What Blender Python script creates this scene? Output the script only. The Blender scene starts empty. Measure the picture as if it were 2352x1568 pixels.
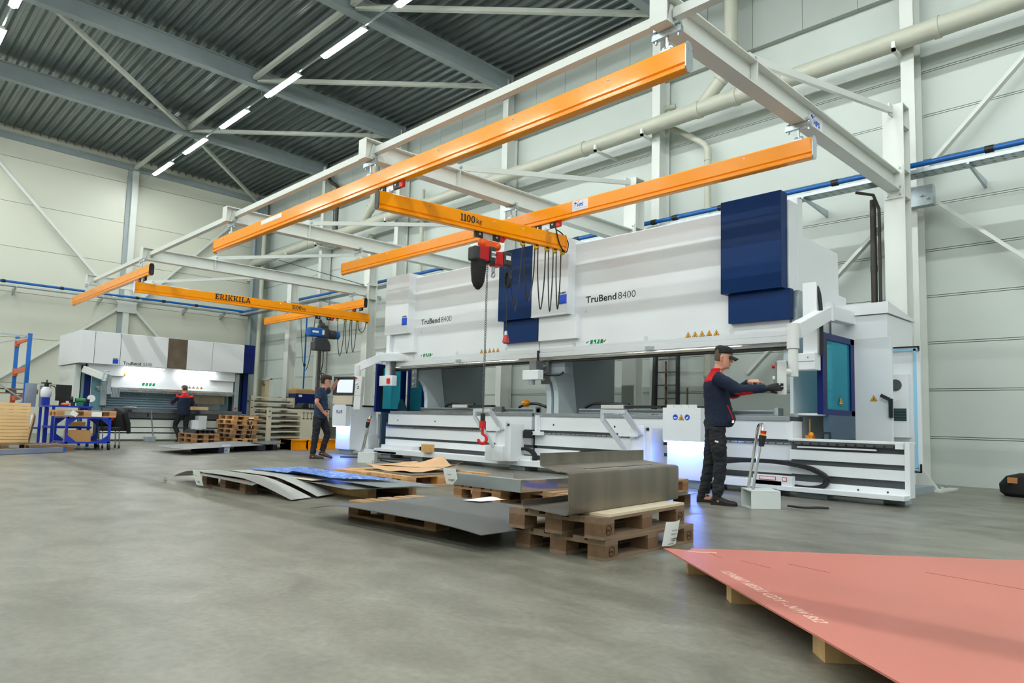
import bpy, bmesh, math, random
from mathutils import Vector, Matrix, noise

random.seed(7)
SC = bpy.context.scene
COL = SC.collection
# ---------------------------------------------------------------- camera
cam_data = bpy.data.cameras.new('camera')
cam = bpy.data.objects.new('camera', cam_data)
COL.objects.link(cam)
R_ = Vector((0.696572, 0.717007, 0.026218)); U_ = Vector((0.043896, -0.079061, 0.995903)); F_ = Vector((-0.716143, 0.692567, 0.086545))
m = Matrix((R_, U_, -F_)).transposed().to_4x4()
m.translation = Vector((0, 0, 0.91))
cam.matrix_world = m
cam_data.sensor_width = 36.0
cam_data.lens = 24.8002
cam_data.shift_y = 0.01782
cam_data.clip_end = 200
SC.camera = cam
# ---------------------------------------------------------------- exposure, world, lamps
SC.view_settings.view_transform = 'Standard'
SC.view_settings.look = 'None'
SC.view_settings.gamma = 1.0
SC.view_settings.use_curve_mapping = False
SC.view_settings.exposure = 0.0
LAMP = 185.0            # strength of the ceiling strip lamps
GLOW = 110.0            # strength of the blue work-light strips
w = bpy.data.worlds.new('world'); SC.world = w; w.use_nodes = True
w.node_tree.nodes['Background'].inputs[0].default_value = (0.62, 0.68, 0.72, 1)
w.node_tree.nodes['Background'].inputs[1].default_value = 0.3

# ---------------------------------------------------------------- helpers
def lin(c):
    c = c / 255.0
    return c / 12.92 if c <= 0.04045 else ((c + 0.055) / 1.055) ** 2.4
def rgb(t): return (lin(t[0]), lin(t[1]), lin(t[2]), 1.0)
MATS = {}
def mat(name, col, rough=0.5, metal=0.0, var=0.06, scale=2.0, bump=0.0, bscale=40.0, emit=0.0, stretch=None, spec=0.5, detail=4.0, coat=0.0):
    """procedural painted / worn surface"""
    if name in MATS: return MATS[name]
    m = bpy.data.materials.new(name); m.use_nodes = True
    nt = m.node_tree; N = nt.nodes; L = nt.links
    b = N['Principled BSDF']
    c = rgb(col)
    tc = N.new('ShaderNodeTexCoord')
    mp = N.new('ShaderNodeMapping')
    if stretch: mp.inputs['Scale'].default_value = stretch
    L.new(tc.outputs['Object'], mp.inputs['Vector'])
    if var > 0:
        nz = N.new('ShaderNodeTexNoise'); nz.inputs['Scale'].default_value = scale; nz.inputs['Detail'].default_value = detail
        L.new(mp.outputs[0], nz.inputs['Vector'])
        mx = N.new('ShaderNodeMix'); mx.data_type = 'RGBA'
        mx.inputs[6].default_value = tuple(max(0, v * (1 - 2.2 * var)) for v in c[:3]) + (1,)
        mx.inputs[7].default_value = tuple(min(1, v * (1 + 2.2 * var)) for v in c[:3]) + (1,)
        L.new(nz.outputs[0], mx.inputs[0]); L.new(mx.outputs[2], b.inputs['Base Color'])
        rr = N.new('ShaderNodeMapRange'); rr.inputs[3].default_value = max(0.02, rough - 0.08); rr.inputs[4].default_value = min(1, rough + 0.08)
        L.new(nz.outputs[0], rr.inputs[0]); L.new(rr.outputs[0], b.inputs['Roughness'])
    else:
        b.inputs['Base Color'].default_value = c; b.inputs['Roughness'].default_value = rough
    b.inputs['Metallic'].default_value = metal
    b.inputs['Specular IOR Level'].default_value = spec
    if coat: b.inputs['Coat Weight'].default_value = coat; b.inputs['Coat Roughness'].default_value = 0.05
    if bump > 0:
        n2 = N.new('ShaderNodeTexNoise'); n2.inputs['Scale'].default_value = bscale; n2.inputs['Detail'].default_value = 6
        L.new(mp.outputs[0], n2.inputs['Vector'])
        bp = N.new('ShaderNodeBump'); bp.inputs['Strength'].default_value = bump; bp.inputs['Distance'].default_value = 0.02
        L.new(n2.outputs[0], bp.inputs['Height']); L.new(bp.outputs[0], b.inputs['Normal'])
    if emit > 0:
        b.inputs['Emission Color'].default_value = c; b.inputs['Emission Strength'].default_value = emit
    MATS[name] = m
    return m

class MB:
    """collects shapes given in world metres and links them as one mesh object"""
    def __init__(s): s.bm = bmesh.new()
    def _hex(s, vs):
        v = [s.bm.verts.new(p) for p in vs]
        for f in ((0,3,2,1),(4,5,6,7),(0,1,5,4),(1,2,6,5),(2,3,7,6),(3,0,4,7)):
            s.bm.faces.new([v[i] for i in f])
        return s
    def box(s, x0, x1, y0, y1, z0, z1):
        x0, x1 = min(x0,x1), max(x0,x1); y0, y1 = min(y0,y1), max(y0,y1); z0, z1 = min(z0,z1), max(z0,z1)
        return s._hex([(x0,y0,z0),(x1,y0,z0),(x1,y1,z0),(x0,y1,z0),(x0,y0,z1),(x1,y0,z1),(x1,y1,z1),(x0,y1,z1)])
    def obox(s, c, size, rot=(0,0,0)):
        M = Matrix.Translation(c) @ (Matrix.Rotation(rot[2],4,'Z') @ Matrix.Rotation(rot[1],4,'Y') @ Matrix.Rotation(rot[0],4,'X'))
        x, y, z = (v / 2 for v in size)
        return s._hex([M @ Vector(p) for p in ((-x,-y,-z),(x,-y,-z),(x,y,-z),(-x,y,-z),(-x,-y,z),(x,-y,z),(x,y,z),(-x,y,z))])
    def bar(s, p0, p1, w, h, up=(0,0,1)):
        p0, p1 = Vector(p0), Vector(p1); d = (p1 - p0).normalized(); up = Vector(up)
        if abs(d.dot(up)) > 0.98: up = Vector((0,1,0)) if abs(d.y) < .9 else Vector((1,0,0))
        a = d.cross(up).normalized() * (w/2); b = a.cross(d).normalized() * (h/2)
        return s._hex([p0-a-b, p0+a-b, p1+a-b, p1-a-b, p0-a+b, p0+a+b, p1+a+b, p1-a+b])
    def prism(s, poly, plane, a0, a1):
        """poly: 2D outline; plane 'xz' extrudes along y, 'yz' along x, 'xy' along z"""
        f = {'xz': lambda p, a: (p[0], a, p[1]), 'yz': lambda p, a: (a, p[0], p[1]), 'xy': lambda p, a: (p[0], p[1], a)}[plane]
        A = [s.bm.verts.new(f(p, a0)) for p in poly]; B = [s.bm.verts.new(f(p, a1)) for p in poly]
        n = len(poly)
        s.bm.faces.new(A); s.bm.faces.new(B[::-1])
        for i in range(n): s.bm.faces.new([A[i], B[i], B[(i+1)%n], A[(i+1)%n]])
        return s
    def ring_loft(s, rings, closed=True, cap=True):
        V = [[s.bm.verts.new(p) for p in r] for r in rings]
        n = len(V[0])
        for a, b in zip(V, V[1:]):
            for i in range(n if closed else n-1):
                s.bm.faces.new([a[i], a[(i+1)%n], b[(i+1)%n], b[i]])
        if cap: s.bm.faces.new(V[0][::-1]); s.bm.faces.new(V[-1])
        return s
    def tube(s, pts, r, n=8, cap=True):
        pts = [Vector(p) for p in pts]; rings = []
        rad = r if isinstance(r, (list, tuple)) else [r]*len(pts)
        nrm = None
        for i, p in enumerate(pts):
            d = (pts[min(i+1,len(pts)-1)] - pts[max(i-1,0)])
            d = d.normalized() if d.length > 1e-9 else Vector((0,0,1))
            if nrm is None:
                nrm = d.orthogonal().normalized()
            else:
                nrm = (nrm - d * nrm.dot(d))
                nrm = nrm.normalized() if nrm.length > 1e-6 else d.orthogonal().normalized()
            b = d.cross(nrm)
            rings.append([p + (nrm*math.cos(t) + b*math.sin(t))*rad[i] for t in [2*math.pi*k/n for k in range(n)]])
        return s.ring_loft(rings, True, cap)
    def cyl(s, p0, p1, r, r2=None, n=16):
        return s.tube([p0, p1], [r, r if r2 is None else r2], n)
    def sph(s, c, r, nu=14, nv=9):
        if not isinstance(r, (tuple, list)): r = (r, r, r)
        rings = []
        for j in range(nv+1):
            t = math.pi*(0.02 + 0.96*j/nv)
            rings.append([(c[0]+r[0]*math.sin(t)*math.cos(a), c[1]+r[1]*math.sin(t)*math.sin(a), c[2]-r[2]*math.cos(t)) for a in [2*math.pi*k/nu for k in range(nu)]])
        return s.ring_loft(rings)
    def torus(s, c, axis, R, r, n=24, m=8, a0=0, a1=2*math.pi):
        axis = Vector(axis).normalized(); e = axis.orthogonal().normalized(); f = axis.cross(e)
        full = abs(a1-a0-2*math.pi) < 1e-6
        pts = [Vector(c) + (e*math.cos(a0+(a1-a0)*k/n) + f*math.sin(a0+(a1-a0)*k/n))*R for k in range(n+1)]
        return s.tube(pts, r, m, not full)
    def poly(s, pts):
        s.bm.faces.new([s.bm.verts.new(p) for p in pts]); return s
    def grid(s, fn, nu, nv, thick=0.0):
        V = [[s.bm.verts.new(fn(i/nu, j/nv)) for j in range(nv+1)] for i in range(nu+1)]
        for i in range(nu):
            for j in range(nv): s.bm.faces.new([V[i][j], V[i+1][j], V[i+1][j+1], V[i][j+1]])
        if thick:
            W = [[s.bm.verts.new(Vector(fn(i/nu, j/nv)) - Vector((0,0,thick))) for j in range(nv+1)] for i in range(nu+1)]
            for i in range(nu):
                for j in range(nv): s.bm.faces.new([W[i][j+1], W[i+1][j+1], W[i+1][j], W[i][j]])
            for i in range(nu):
                s.bm.faces.new([V[i][0], W[i][0], W[i+1][0], V[i+1][0]]); s.bm.faces.new([V[i+1][nv], W[i+1][nv], W[i][nv], V[i][nv]])
            for j in range(nv):
                s.bm.faces.new([V[0][j+1], W[0][j+1], W[0][j], V[0][j]]); s.bm.faces.new([V[nu][j], W[nu][j], W[nu][j+1], V[nu][j+1]])
        return s
    def text(s, string, size, origin, xdir, ydir, bold=0.0, extrude=0.002, align='LEFT', sx=1.0, shear=0.0, fit=None):
        """lettering built as real thin mesh; origin = baseline start"""
        cu = bpy.data.curves.new('t', 'FONT'); cu.body = string; cu.size = size; cu.extrude = extrude; cu.offset = bold*size
        cu.align_x = align; cu.resolution_u = 3; cu.shear = shear
        o = bpy.data.objects.new('t', cu); COL.objects.link(o)
        dg = bpy.context.evaluated_depsgraph_get()
        me = bpy.data.meshes.new_from_object(o.evaluated_get(dg))
        if fit:
            xs_ = [v.co.x for v in me.vertices]; me.transform(Matrix.Translation((-min(xs_),0,0))); sx = fit/(max(xs_)-min(xs_))
        X = Vector(xdir).normalized(); Y = Vector(ydir).normalized(); Z = X.cross(Y)
        me.transform(Matrix((X*sx, Y, Z)).transposed().to_4x4())
        me.transform(Matrix.Translation(origin))
        s.bm.from_mesh(me)
        bpy.data.objects.remove(o); bpy.data.curves.remove(cu); bpy.data.meshes.remove(me)
        return s
    def xf(s, M):
        bmesh.ops.transform(s.bm, matrix=M, verts=s.bm.verts); return s
    def obj(s, name, material, parent=None, smooth=0.0, bevel=0.0, label=None):
        bmesh.ops.recalc_face_normals(s.bm, faces=s.bm.faces)
        me = bpy.data.meshes.new(name); s.bm.to_mesh(me); s.bm.free()
        if material is not None:
            for mm in (material if isinstance(material, (list, tuple)) else [material]): me.materials.append(mm)
        if smooth:
            for p in me.polygons: p.use_smooth = True
            me.set_sharp_from_angle(angle=smooth)
        return link(me, name, parent, bevel, label)

def link(me, name, parent=None, bevel=0.0, label=None):
    o = bpy.data.objects.new(name, me); COL.objects.link(o)
    if parent is not None:
        o.parent = parent
        if parent.type == 'EMPTY':
            o.matrix_parent_inverse = (Matrix.Translation(parent.location) @ Matrix.Rotation(parent.rotation_euler.z, 4, 'Z')).inverted()
    if bevel:
        b = o.modifiers.new('bevel', 'BEVEL'); b.width = bevel; b.segments = 2; b.limit_method = 'ANGLE'; b.angle_limit = 0.7
    if label: o['label'] = label
    return o
def tag(o, label, cat, group=None):
    o['label'] = label; o['category'] = cat
    if group: o['group'] = group
    return o
def thing(name, label, cat, loc=(0,0,0), group=None, rz=0.0):
    o = bpy.data.objects.new(name, None); COL.objects.link(o)
    o.location = loc; o.rotation_euler = (0,0,rz); o.empty_display_size = 0.1
    return tag(o, label, cat, group)
def struct(o): o['kind'] = 'structure'; return o
def kids(o): return [c for c in bpy.data.objects if c.parent == o]
def dup(root, loc, rz=0.0, label=None, group=None):
    r = root.copy(); COL.objects.link(r); r.location = loc; r.rotation_euler = (0,0,rz)
    if label: r['label'] = label
    if group: r['group'] = group
    def rec(a, b):
        for ch in kids(a):
            c = ch.copy(); COL.objects.link(c); c.parent = b; rec(ch, c)
    rec(root, r)
    return r
S30 = math.radians(35)
def arc2(cx, cz, r, a0, a1, n):
    return [(cx + r*math.cos(math.radians(a0+(a1-a0)*k/n)), cz + r*math.sin(math.radians(a0+(a1-a0)*k/n))) for k in range(n+1)]
def sag(p0, p1, drop, n=12):
    p0, p1 = Vector(p0), Vector(p1)
    return [p0.lerp(p1, t) - Vector((0,0,drop*4*t*(1-t))) for t in [k/n for k in range(n+1)]]
def bez(p, n=16):
    """Catmull-Rom through points"""
    P = [Vector(q) for q in p]; P = [2*P[0]-P[1]] + P + [2*P[-1]-P[-2]]; out = []
    for i in range(1, len(P)-2):
        for k in range(n):
            t = k/n
            out.append(0.5*((2*P[i]) + (-P[i-1]+P[i+1])*t + (2*P[i-1]-5*P[i]+4*P[i+1]-P[i+2])*t*t + (-P[i-1]+3*P[i]-3*P[i+1]+P[i+2])*t**3))
    out.append(P[-2]); return out

# ---------------------------------------------------------------- materials
WHITE = mat('machine_white', (226,230,233), .35, var=.012, scale=.8)
WHITE2 = mat('painted_steel_white', (214,218,212), .45, var=.03, scale=1.5)
BLUE = mat('cover_blue', (0,44,96), .38, var=.03, scale=6, spec=.18)
NAVY = mat('frame_blue', (3,26,92), .4, var=.04, spec=.25)
YEL = mat('crane_yellow', (255,156,0), .2, var=.02, scale=.8, spec=.3, coat=.12)
GALV = mat('galvanised', (176,186,190), .35, .75, var=.12, scale=14)
STEEL = mat('mill_steel', (128,130,132), .42, .8, var=.12, scale=3, stretch=(1,1,4))
DARK = mat('black_plastic', (20,21,23), .45, var=.05)
RUBBER = mat('rubber', (26,26,27), .75, var=.08)
RED = mat('signal_red', (205,22,20), .35, var=.04)
BLACKINK = mat('black_ink', (18,18,20), .6, var=0)
LOGO = mat('logo_blue', (0,70,200), .4, var=0)
SIGNY = mat('sign_yellow', (240,170,10), .45, var=.02)
GREEN = mat('sign_green', (10,140,90), .45, var=.02)
PAPER = mat('paper', (240,240,236), .7, var=.015)
BEIGE = mat('cabinet_beige', (222,214,190), .5, var=.03)
GLASS = None
# ================================================================ the hall
XB, YW = -31.3, 14.1
SLOPE = 0.02
SH = Matrix(((1,0,0,0),(0,1,0,0),(0,-SLOPE,1,SLOPE*13.7),(0,0,0,1)))

def floor_mat():
    m = bpy.data.materials.new('concrete_floor'); m.use_nodes = True
    nt = m.node_tree; N = nt.nodes; L = nt.links; b = N['Principled BSDF']
    tc = N.new('ShaderNodeTexCoord')
    def nz(scale, detail, stretch=(1,1,1), rot=0, dist=0.0):
        mp = N.new('ShaderNodeMapping'); mp.inputs['Scale'].default_value = stretch; mp.inputs['Rotation'].default_value = (0,0,rot)
        L.new(tc.outputs['Object'], mp.inputs['Vector'])
        t = N.new('ShaderNodeTexNoise'); t.inputs['Scale'].default_value = scale; t.inputs['Detail'].default_value = detail; t.inputs['Distortion'].default_value = dist
        L.new(mp.outputs[0], t.inputs['Vector']); return t.outputs[0]
    def ramp(v, stops):
        r = N.new('ShaderNodeValToRGB'); e = r.color_ramp.elements
        e[0].position, e[0].color = stops[0][0], rgb(stops[0][1]); e[1].position, e[1].color = stops[-1][0], rgb(stops[-1][1])
        for p, c in stops[1:-1]:
            q = e.new(p); q.color = rgb(c)
        L.new(v, r.inputs[0]); return r.outputs[0]
    def mixc(f, a, c, mode='MIX'):
        x = N.new('ShaderNodeMix'); x.data_type = 'RGBA'; x.blend_type = mode
        if isinstance(f, float): x.inputs[0].default_value = f
        else: L.new(f, x.inputs[0])
        L.new(a, x.inputs[6]); L.new(c, x.inputs[7]); return x.outputs[2]
    base = ramp(nz(0.45, 6, (1,1.8,1), 0.5, 0.6), [(.3,(94,92,80)),(.5,(122,120,107)),(.72,(145,143,130))])
    mid = ramp(nz(2.2, 8, (1,1.5,1), -0.3, 0.8), [(.32,(100,98,86)),(.55,(133,131,118)),(.75,(157,155,143))])
    c = mixc(0.5, base, mid)
    fine = ramp(nz(26, 8), [(.3,(190,190,190)),(.7,(255,255,255))])
    c = mixc(0.55, c, fine, 'MULTIPLY')
    scr = ramp(nz(3.0, 3, (14,.35,1), 0.9, 1.2), [(.0,(255,255,255)),(.68,(255,255,255)),(.74,(214,214,214)),(.80,(255,255,255))])
    c = mixc(0.35, c, scr, 'MULTIPLY')
    L.new(c, b.inputs['Base Color'])
    rr = N.new('ShaderNodeMapRange'); rr.inputs[3].default_value = .22; rr.inputs[4].default_value = .5
    L.new(nz(1.3, 6, (1,1.6,1), 0.7, 0.5), rr.inputs[0]); L.new(rr.outputs[0], b.inputs['Roughness'])
    bp = N.new('ShaderNodeBump'); bp.inputs['Strength'].default_value = .06; bp.inputs['Distance'].default_value = .01
    L.new(nz(60, 6), bp.inputs['Height']); L.new(bp.outputs[0], b.inputs['Normal'])
    b.inputs['Specular IOR Level'].default_value = .55
    return m
CONC = floor_mat()
WALLR = mat('wall_panel_grey', (196,204,198), .5, var=.03, scale=.7)
WALLB = mat('wall_panel_cream', (208,209,194), .38, var=.03, scale=.5)
WALLD = mat('wall_joint_dark', (92,98,92), .7, var=.02)
BAND = mat('wall_upper_cladding', (170,178,172), .55, var=.04, scale=.8)
DECK = mat('roof_deck_galvanised', (136,146,146), .34, .7, var=.16, scale=3.5, stretch=(.25,3,1))
BEAM = mat('roof_beam_paint', (150,162,164), .55, var=.05, scale=3)
TUBEW = mat('brace_paint', (196,202,192), .5, var=.04, scale=3)
PIPEG = mat('pipe_plastic_grey', (186,188,172), .45, var=.05, scale=2)
PIPED = mat('pipe_dark', (58,54,50), .5, var=.08)
BLUEP = mat('air_pipe_blue', (0,92,170), .3, var=.03)

XR, YL = 24.0, -14.0
struct(MB().box(XB-.3, XR, YL, YW+.3, -.3, 0).obj('floor', CONC))

def wall_with_joints(name, mts, plane, zs, ztop, gap, a0, a1, back):
    """panels with real grooves between them, dark backing behind"""
    mb = MB(); edges = [0] + zs + [ztop]
    for z0, z1 in zip(edges, edges[1:]):
        lo = z0 + (gap/2 if z0 > 0 else 0); hi = z1 - (gap/2 if z1 < ztop else 0)
        if plane == 'y': mb.box(a0, a1, YW, YW+.1, lo, hi)
        else: mb.box(XB-.1, XB, a0, a1, lo, hi)
    n = len(mb.bm.faces)
    if plane == 'y': mb.box(a0, a1, YW+.02, YW+.25, 0, ztop)
    else: mb.box(XB-.25, XB-.02, a0, a1, 0, ztop)
    mb.bm.faces.ensure_lookup_table()
    for f in mb.bm.faces[n:]: f.material_index = 1
    return struct(mb.obj(name, mts))
wall_with_joints('wall_right', [WALLR, WALLD], 'y', sum([[.80+.84*k, .835+.84*k] for k in range(10)], []), 9.3, .011, XB, XR, True)
wall_with_joints('wall_back', [WALLB, WALLD], 'x', [1.83+1.67*k for k in range(6)], 11.4, .014, YL, YW, True)
struct(MB().box(XB-.3, XR, YL-.3, YL, 0, 12).obj('wall_left', WALLR))
struct(MB().box(XR, XR+.3, YL-.3, YW+.3, 0, 12).obj('wall_front', WALLR))
# upper cladding band with vertical seams, stepping out over the panels
mb = MB(); x = XB
while x < XR:
    mb.box(x+.006, min(x+1.1, XR)-.006, YW-.15, YW+.1, 9.17, 11.1); x += 1.1
mb.box(XB, XR, YW-.13, YW+.2, 9.18, 11.05)
struct(mb.obj('trim_1', BAND))
struct(MB().box(XB, XR, YW-.24, YW-.15, 10.72, 10.92).obj('trim_2', BEAM))
struct(MB().box(XB, XB+.12, YL, YW, 10.62, 10.85).xf(SH).obj('trim_3', BEAM))
# trapezoidal roof deck, ribs along X
P = .28; prof = []
y = YL
while y < YW + P:
    prof += [(y, 11.02), (y+.04, 11.14), (y+.13, 11.14), (y+.135, 11.13), (y+.145, 11.13), (y+.15, 11.14), (y+.24, 11.14)]; 
    y += P
prof = prof + [(y, 11.3), (YL, 11.3)]
struct(MB().prism(prof, 'yz', XB-.2, XR).xf(SH).obj('ceiling', DECK))
# beige door far back on the right wall
d = struct(MB().box(-30.92, -29.86, YW-.06, YW-.01, 0, 2.46).obj('door_1', mat('door_beige', (206,190,158), .5)))
fr = MB().box(-30.98, -30.92, YW-.09, YW, 0, 2.5).box(-29.86, -29.8, YW-.09, YW, 0, 2.5).box(-30.98, -29.8, YW-.09, YW, 2.46, 2.52).obj('door_frame', WHITE2, d)
MB().box(-30.62, -30.34, YW-.14, YW-.06, 2.26, 2.4).obj('door_closer', GALV, d)
MB().box(-30.1, -29.98, YW-.11, YW-.06, 1.04, 1.1).obj('door_handle', DARK, d)

# ---------------------------------------------------------------- roof steel
def ibeam(mb, axis, c, z0, z1, wid, a0, a1, tf=.02, tw=.014):
    """I section running along x or y from a0 to a1; c = centre on the other axis"""
    def bx(u0, u1, q0, q1):
        if axis == 'y': mb.box(c+u0, c+u1, a0, a1, q0, q1)
        else: mb.box(a0, a1, c+u0, c+u1, q0, q1)
    bx(-wid/2, wid/2, z0, z0+tf); bx(-wid/2, wid/2, z1-tf, z1); bx(-tw/2, tw/2, z0+tf, z1-tf)
    return mb
BEAMX = [-25.34, -19.96, -14.58, -9.2, -3.82]
nm = ['nearest the back wall', 'second from the back wall, above the grey sheet side', 'crossing the top middle of the ceiling', 'fourth from the back wall, at the top edge', 'fifth from the back wall, above the right crane arm']
for X, n in zip(BEAMX, nm):
    t = thing('roof_beam', 'grey steel roof girder ' + n, 'beam', (X, 13.7, 10.5), 'roof girders')
    ibeam(MB(), 'y', X, 10.5, 11.0, .24, YL, 13.72).xf(SH).obj('girder', BEAM, t)
    mb = MB().box(X-.13, X+.13, 13.72, 13.75, 10.42, 11.04)
    mb.obj('end_plate', BEAM, t)
    for s in (-1, 1):
        for z in (10.55, 10.62): MB().cyl((X+s*.06, 8.2, z+.1), (X+s*.06, 8.26, z+.1), .015, n=6).obj('bolt', GALV, t)
def rtube(a, b, w=.11, h=.11): return MB().bar(a, b, w, h).xf(SH)
YN = 8.35
br = [((-31.1,YN,10.72), (-25.4,YN,10.72), 'straight roof strut running from the back wall post to the first girder'),
      ((-25.3,YN,10.72), (-20.0,YN,10.72), 'straight roof strut between the first and second girders'),
      ((-19.9,YN,10.72), (-14.6,YN,10.72), 'straight roof strut between the second and third girders'),
      ((-14.5,YN,10.72), (-9.3,YN,10.72), 'straight roof strut between the third and fourth girders'),
      ((-25.3,YN+.1,10.68), (-20.1,13.5,10.68), 'slanting roof brace from the first girder to the wall end of the second'),
      ((-19.9,YN+.1,10.68), (-14.7,13.5,10.68), 'slanting roof brace from the second girder to the wall end of the third'),
      ((-14.5,YN+.1,10.68), (-9.3,13.5,10.68), 'slanting roof brace from the third girder to the wall end of the fourth'),
      ((-25.4,YN+.1,10.68), (-31.0,13.5,10.6), 'slanting roof brace running into the far corner'),
      ((-25.3,YN-.1,10.68), (-20.0,3.1,10.68), 'long slanting roof brace crossing the left part of the ceiling')]
for a, b, l in br:
    tag(rtube(a, b).obj('roof_brace', TUBEW), l, 'brace', 'roof bracing')

# ---------------------------------------------------------------- strip lamps
LEDM = bpy.data.materials.new('led_diffuser'); LEDM.use_nodes = True
e = LEDM.node_tree.nodes['Principled BSDF']; e.inputs['Base Color'].default_value = (1,1,1,1)
e.inputs['Emission Color'].default_value = (.95, 1.0, .985, 1); e.inputs['Emission Strength'].default_value = LAMP
def lamp():
    t = thing('ceiling_lamp', 'white LED strip lamp', 'lamp')
    MB().box(-.98, .98, -.1, .1, .012, .03).box(-.98, .98, -.05, .05, .03, .08).obj('housing', WHITE2, t)  # wide lower plate added to block lamp light going upward
    MB().prism([(-.05,.012),(-.045,-.005),(-.025,-.02),(.025,-.02),(.045,-.005),(.05,.012)], 'yz', -.97, .97).obj('diffuser', LEDM, t)
    return t
proto = lamp(); first = True
seen = {0: 'lit strip lamp nearest the back wall in the long row', 1: 'second lit strip lamp from the back wall', 2: 'third lit strip lamp from the back wall',
        3: 'fourth lit strip lamp, over the second roof girder', 4: 'fifth lit strip lamp from the back wall', 5: 'sixth lit strip lamp, cut by the top edge'}
for ri, Y in enumerate((8.6, 2.4, -3.8, -10.0)):
    for k in range(16):
        x = -28.52 + 3.31*k
        if x > XR - 1: continue
        lab = seen.get(k, 'strip lamp further along the main row') if ri == 0 else ('strip lamp in the row beyond, at the left edge' if ri == 1 else 'strip lamp in the %s row, behind the camera' % ('', '', 'third', 'fourth')[ri])
        o = proto if first else dup(proto, (0,0,0))
        first = False
        o.location = (x, Y, 10.22); tag(o, lab, 'lamp', 'strip lamps of the %s row' % ('main', 'left', 'third', 'fourth')[ri])
    mb = MB().box(-30.9, XR-.2, Y-.02, Y+.02, 10.3, 10.34)
    for X in BEAMX: mb.cyl((X, Y, 10.32), (X, Y, 10.62 + SLOPE*(13.7-Y)), .008, n=6)
    tag(mb.obj('lamp_rail', GALV), ('thin carrier rail holding the main row of strip lamps' if ri == 0 else 'thin carrier rail of the lamp row %s' % ('at left', 'behind the camera', 'furthest from the machines')[ri-1]), 'rail')
# ================================================================ columns, pipes and trays along the walls
def hcol(mb, x, yf, depth, w, z0, z1, tf=.018):
    mb.box(x-w/2, x+w/2, yf, yf+tf, z0, z1); mb.box(x-w/2, x+w/2, yf+depth-tf, yf+depth, z0, z1)
    return mb.box(x-.007, x+.007, yf+tf, yf+depth-tf, z0, z1)
for x, l in ((-3.95,'behind the rightmost crane column'), (-9.38,'behind the middle of the right machine'), (-14.63,'behind the left end of the white machines'), (-20.0,'right of the hanging blue hoist'), (-25.2,'beside the blue vertical air pipe')):
    t = thing('wall_column', 'tall pale steel wall column ' + l, 'column', (x, 13.6, 0), 'wall columns on the long wall')
    hcol(MB(), x, 13.62, .42, .22, 0, 10.9).obj('column', WHITE2, t)
    MB().box(x-.16, x+.16, 13.55, 14.05, 0, .025).obj('base_plate', WHITE2, t)
    MB().box(x-.12, x+.12, 13.6, 13.61, 10.3, 10.7).obj('end_plate', GALV, t)
t = thing('wall_column', 'dark grey steel column in the far corner of the hall', 'column', (-30.8, 13.6, 0))
hcol(MB(), -30.75, 13.3, .5, .3, 0, 10.8).obj('column', BEAM, t)
MB().cyl((-30.35, 13.6, 0), (-30.35, 13.6, 9.4), .09).obj('downpipe', PIPEG, t)
t = thing('wall_column', 'slim pale steel post in the middle of the back wall', 'column', (-31.1, 8.38, 0))
MB().box(-31.24, -31.1, 8.28, 8.5, 0, 10.7).obj('post', WHITE2, t); MB().box(-31.27, -31.24, 8.12, 8.3, 0, 10.7).obj('web', BEAM, t)
MB().box(-31.1, -31.08, 8.05, 8.75, 4.85, 5.35).obj('gusset_plate', WHITE2, t)
for a, b, l in (((8.1,5.0),(2.2,-.0+.2),'slanting down to the left behind the small machine'), ((8.7,5.0),(13.2,.3),'slanting down to the right behind the small machine'),
                ((8.1,5.25),(3.3,10.4),'rising to the upper left across the back wall'), ((8.7,5.25),(13.2,10.2),'rising to the upper right across the back wall')):
    tag(MB().bar((-31.16, a[0], a[1]), (-31.16, b[0], b[1]), .1, .12, (1,0,0)).obj('wall_brace', WHITE2), 'pale wall brace ' + l, 'brace', 'back wall bracing')
for a, b, l in (((-3.8,5.55),(-.5,9.0),'rising to the right of the rightmost column'), ((-3.7,5.08),(-.2,1.75),'falling to the right of the rightmost column'), ((-4.1,5.1),(-7.2,2.0),'falling to the left behind the right machine')):
    tag(MB().bar((a[0], 13.85, a[1]), (b[0], 13.85, b[1]), .06, .14, (0,1,0)).obj('wall_brace', WHITE2), 'pale wall brace ' + l, 'brace', 'long wall bracing')
tag(MB().box(-3.95, -3.55, 13.45, 13.63, 4.85, 5.2).cyl((-3.72,13.44,5.02),(-3.72,13.4,5.02),.025,n=6).cyl((-3.62,13.44,4.96),(-3.62,13.4,4.96),.025,n=6).obj('gusset_plate', GALV), 'grey bolted gusset plate below the tray at the right column', 'plate')

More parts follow.
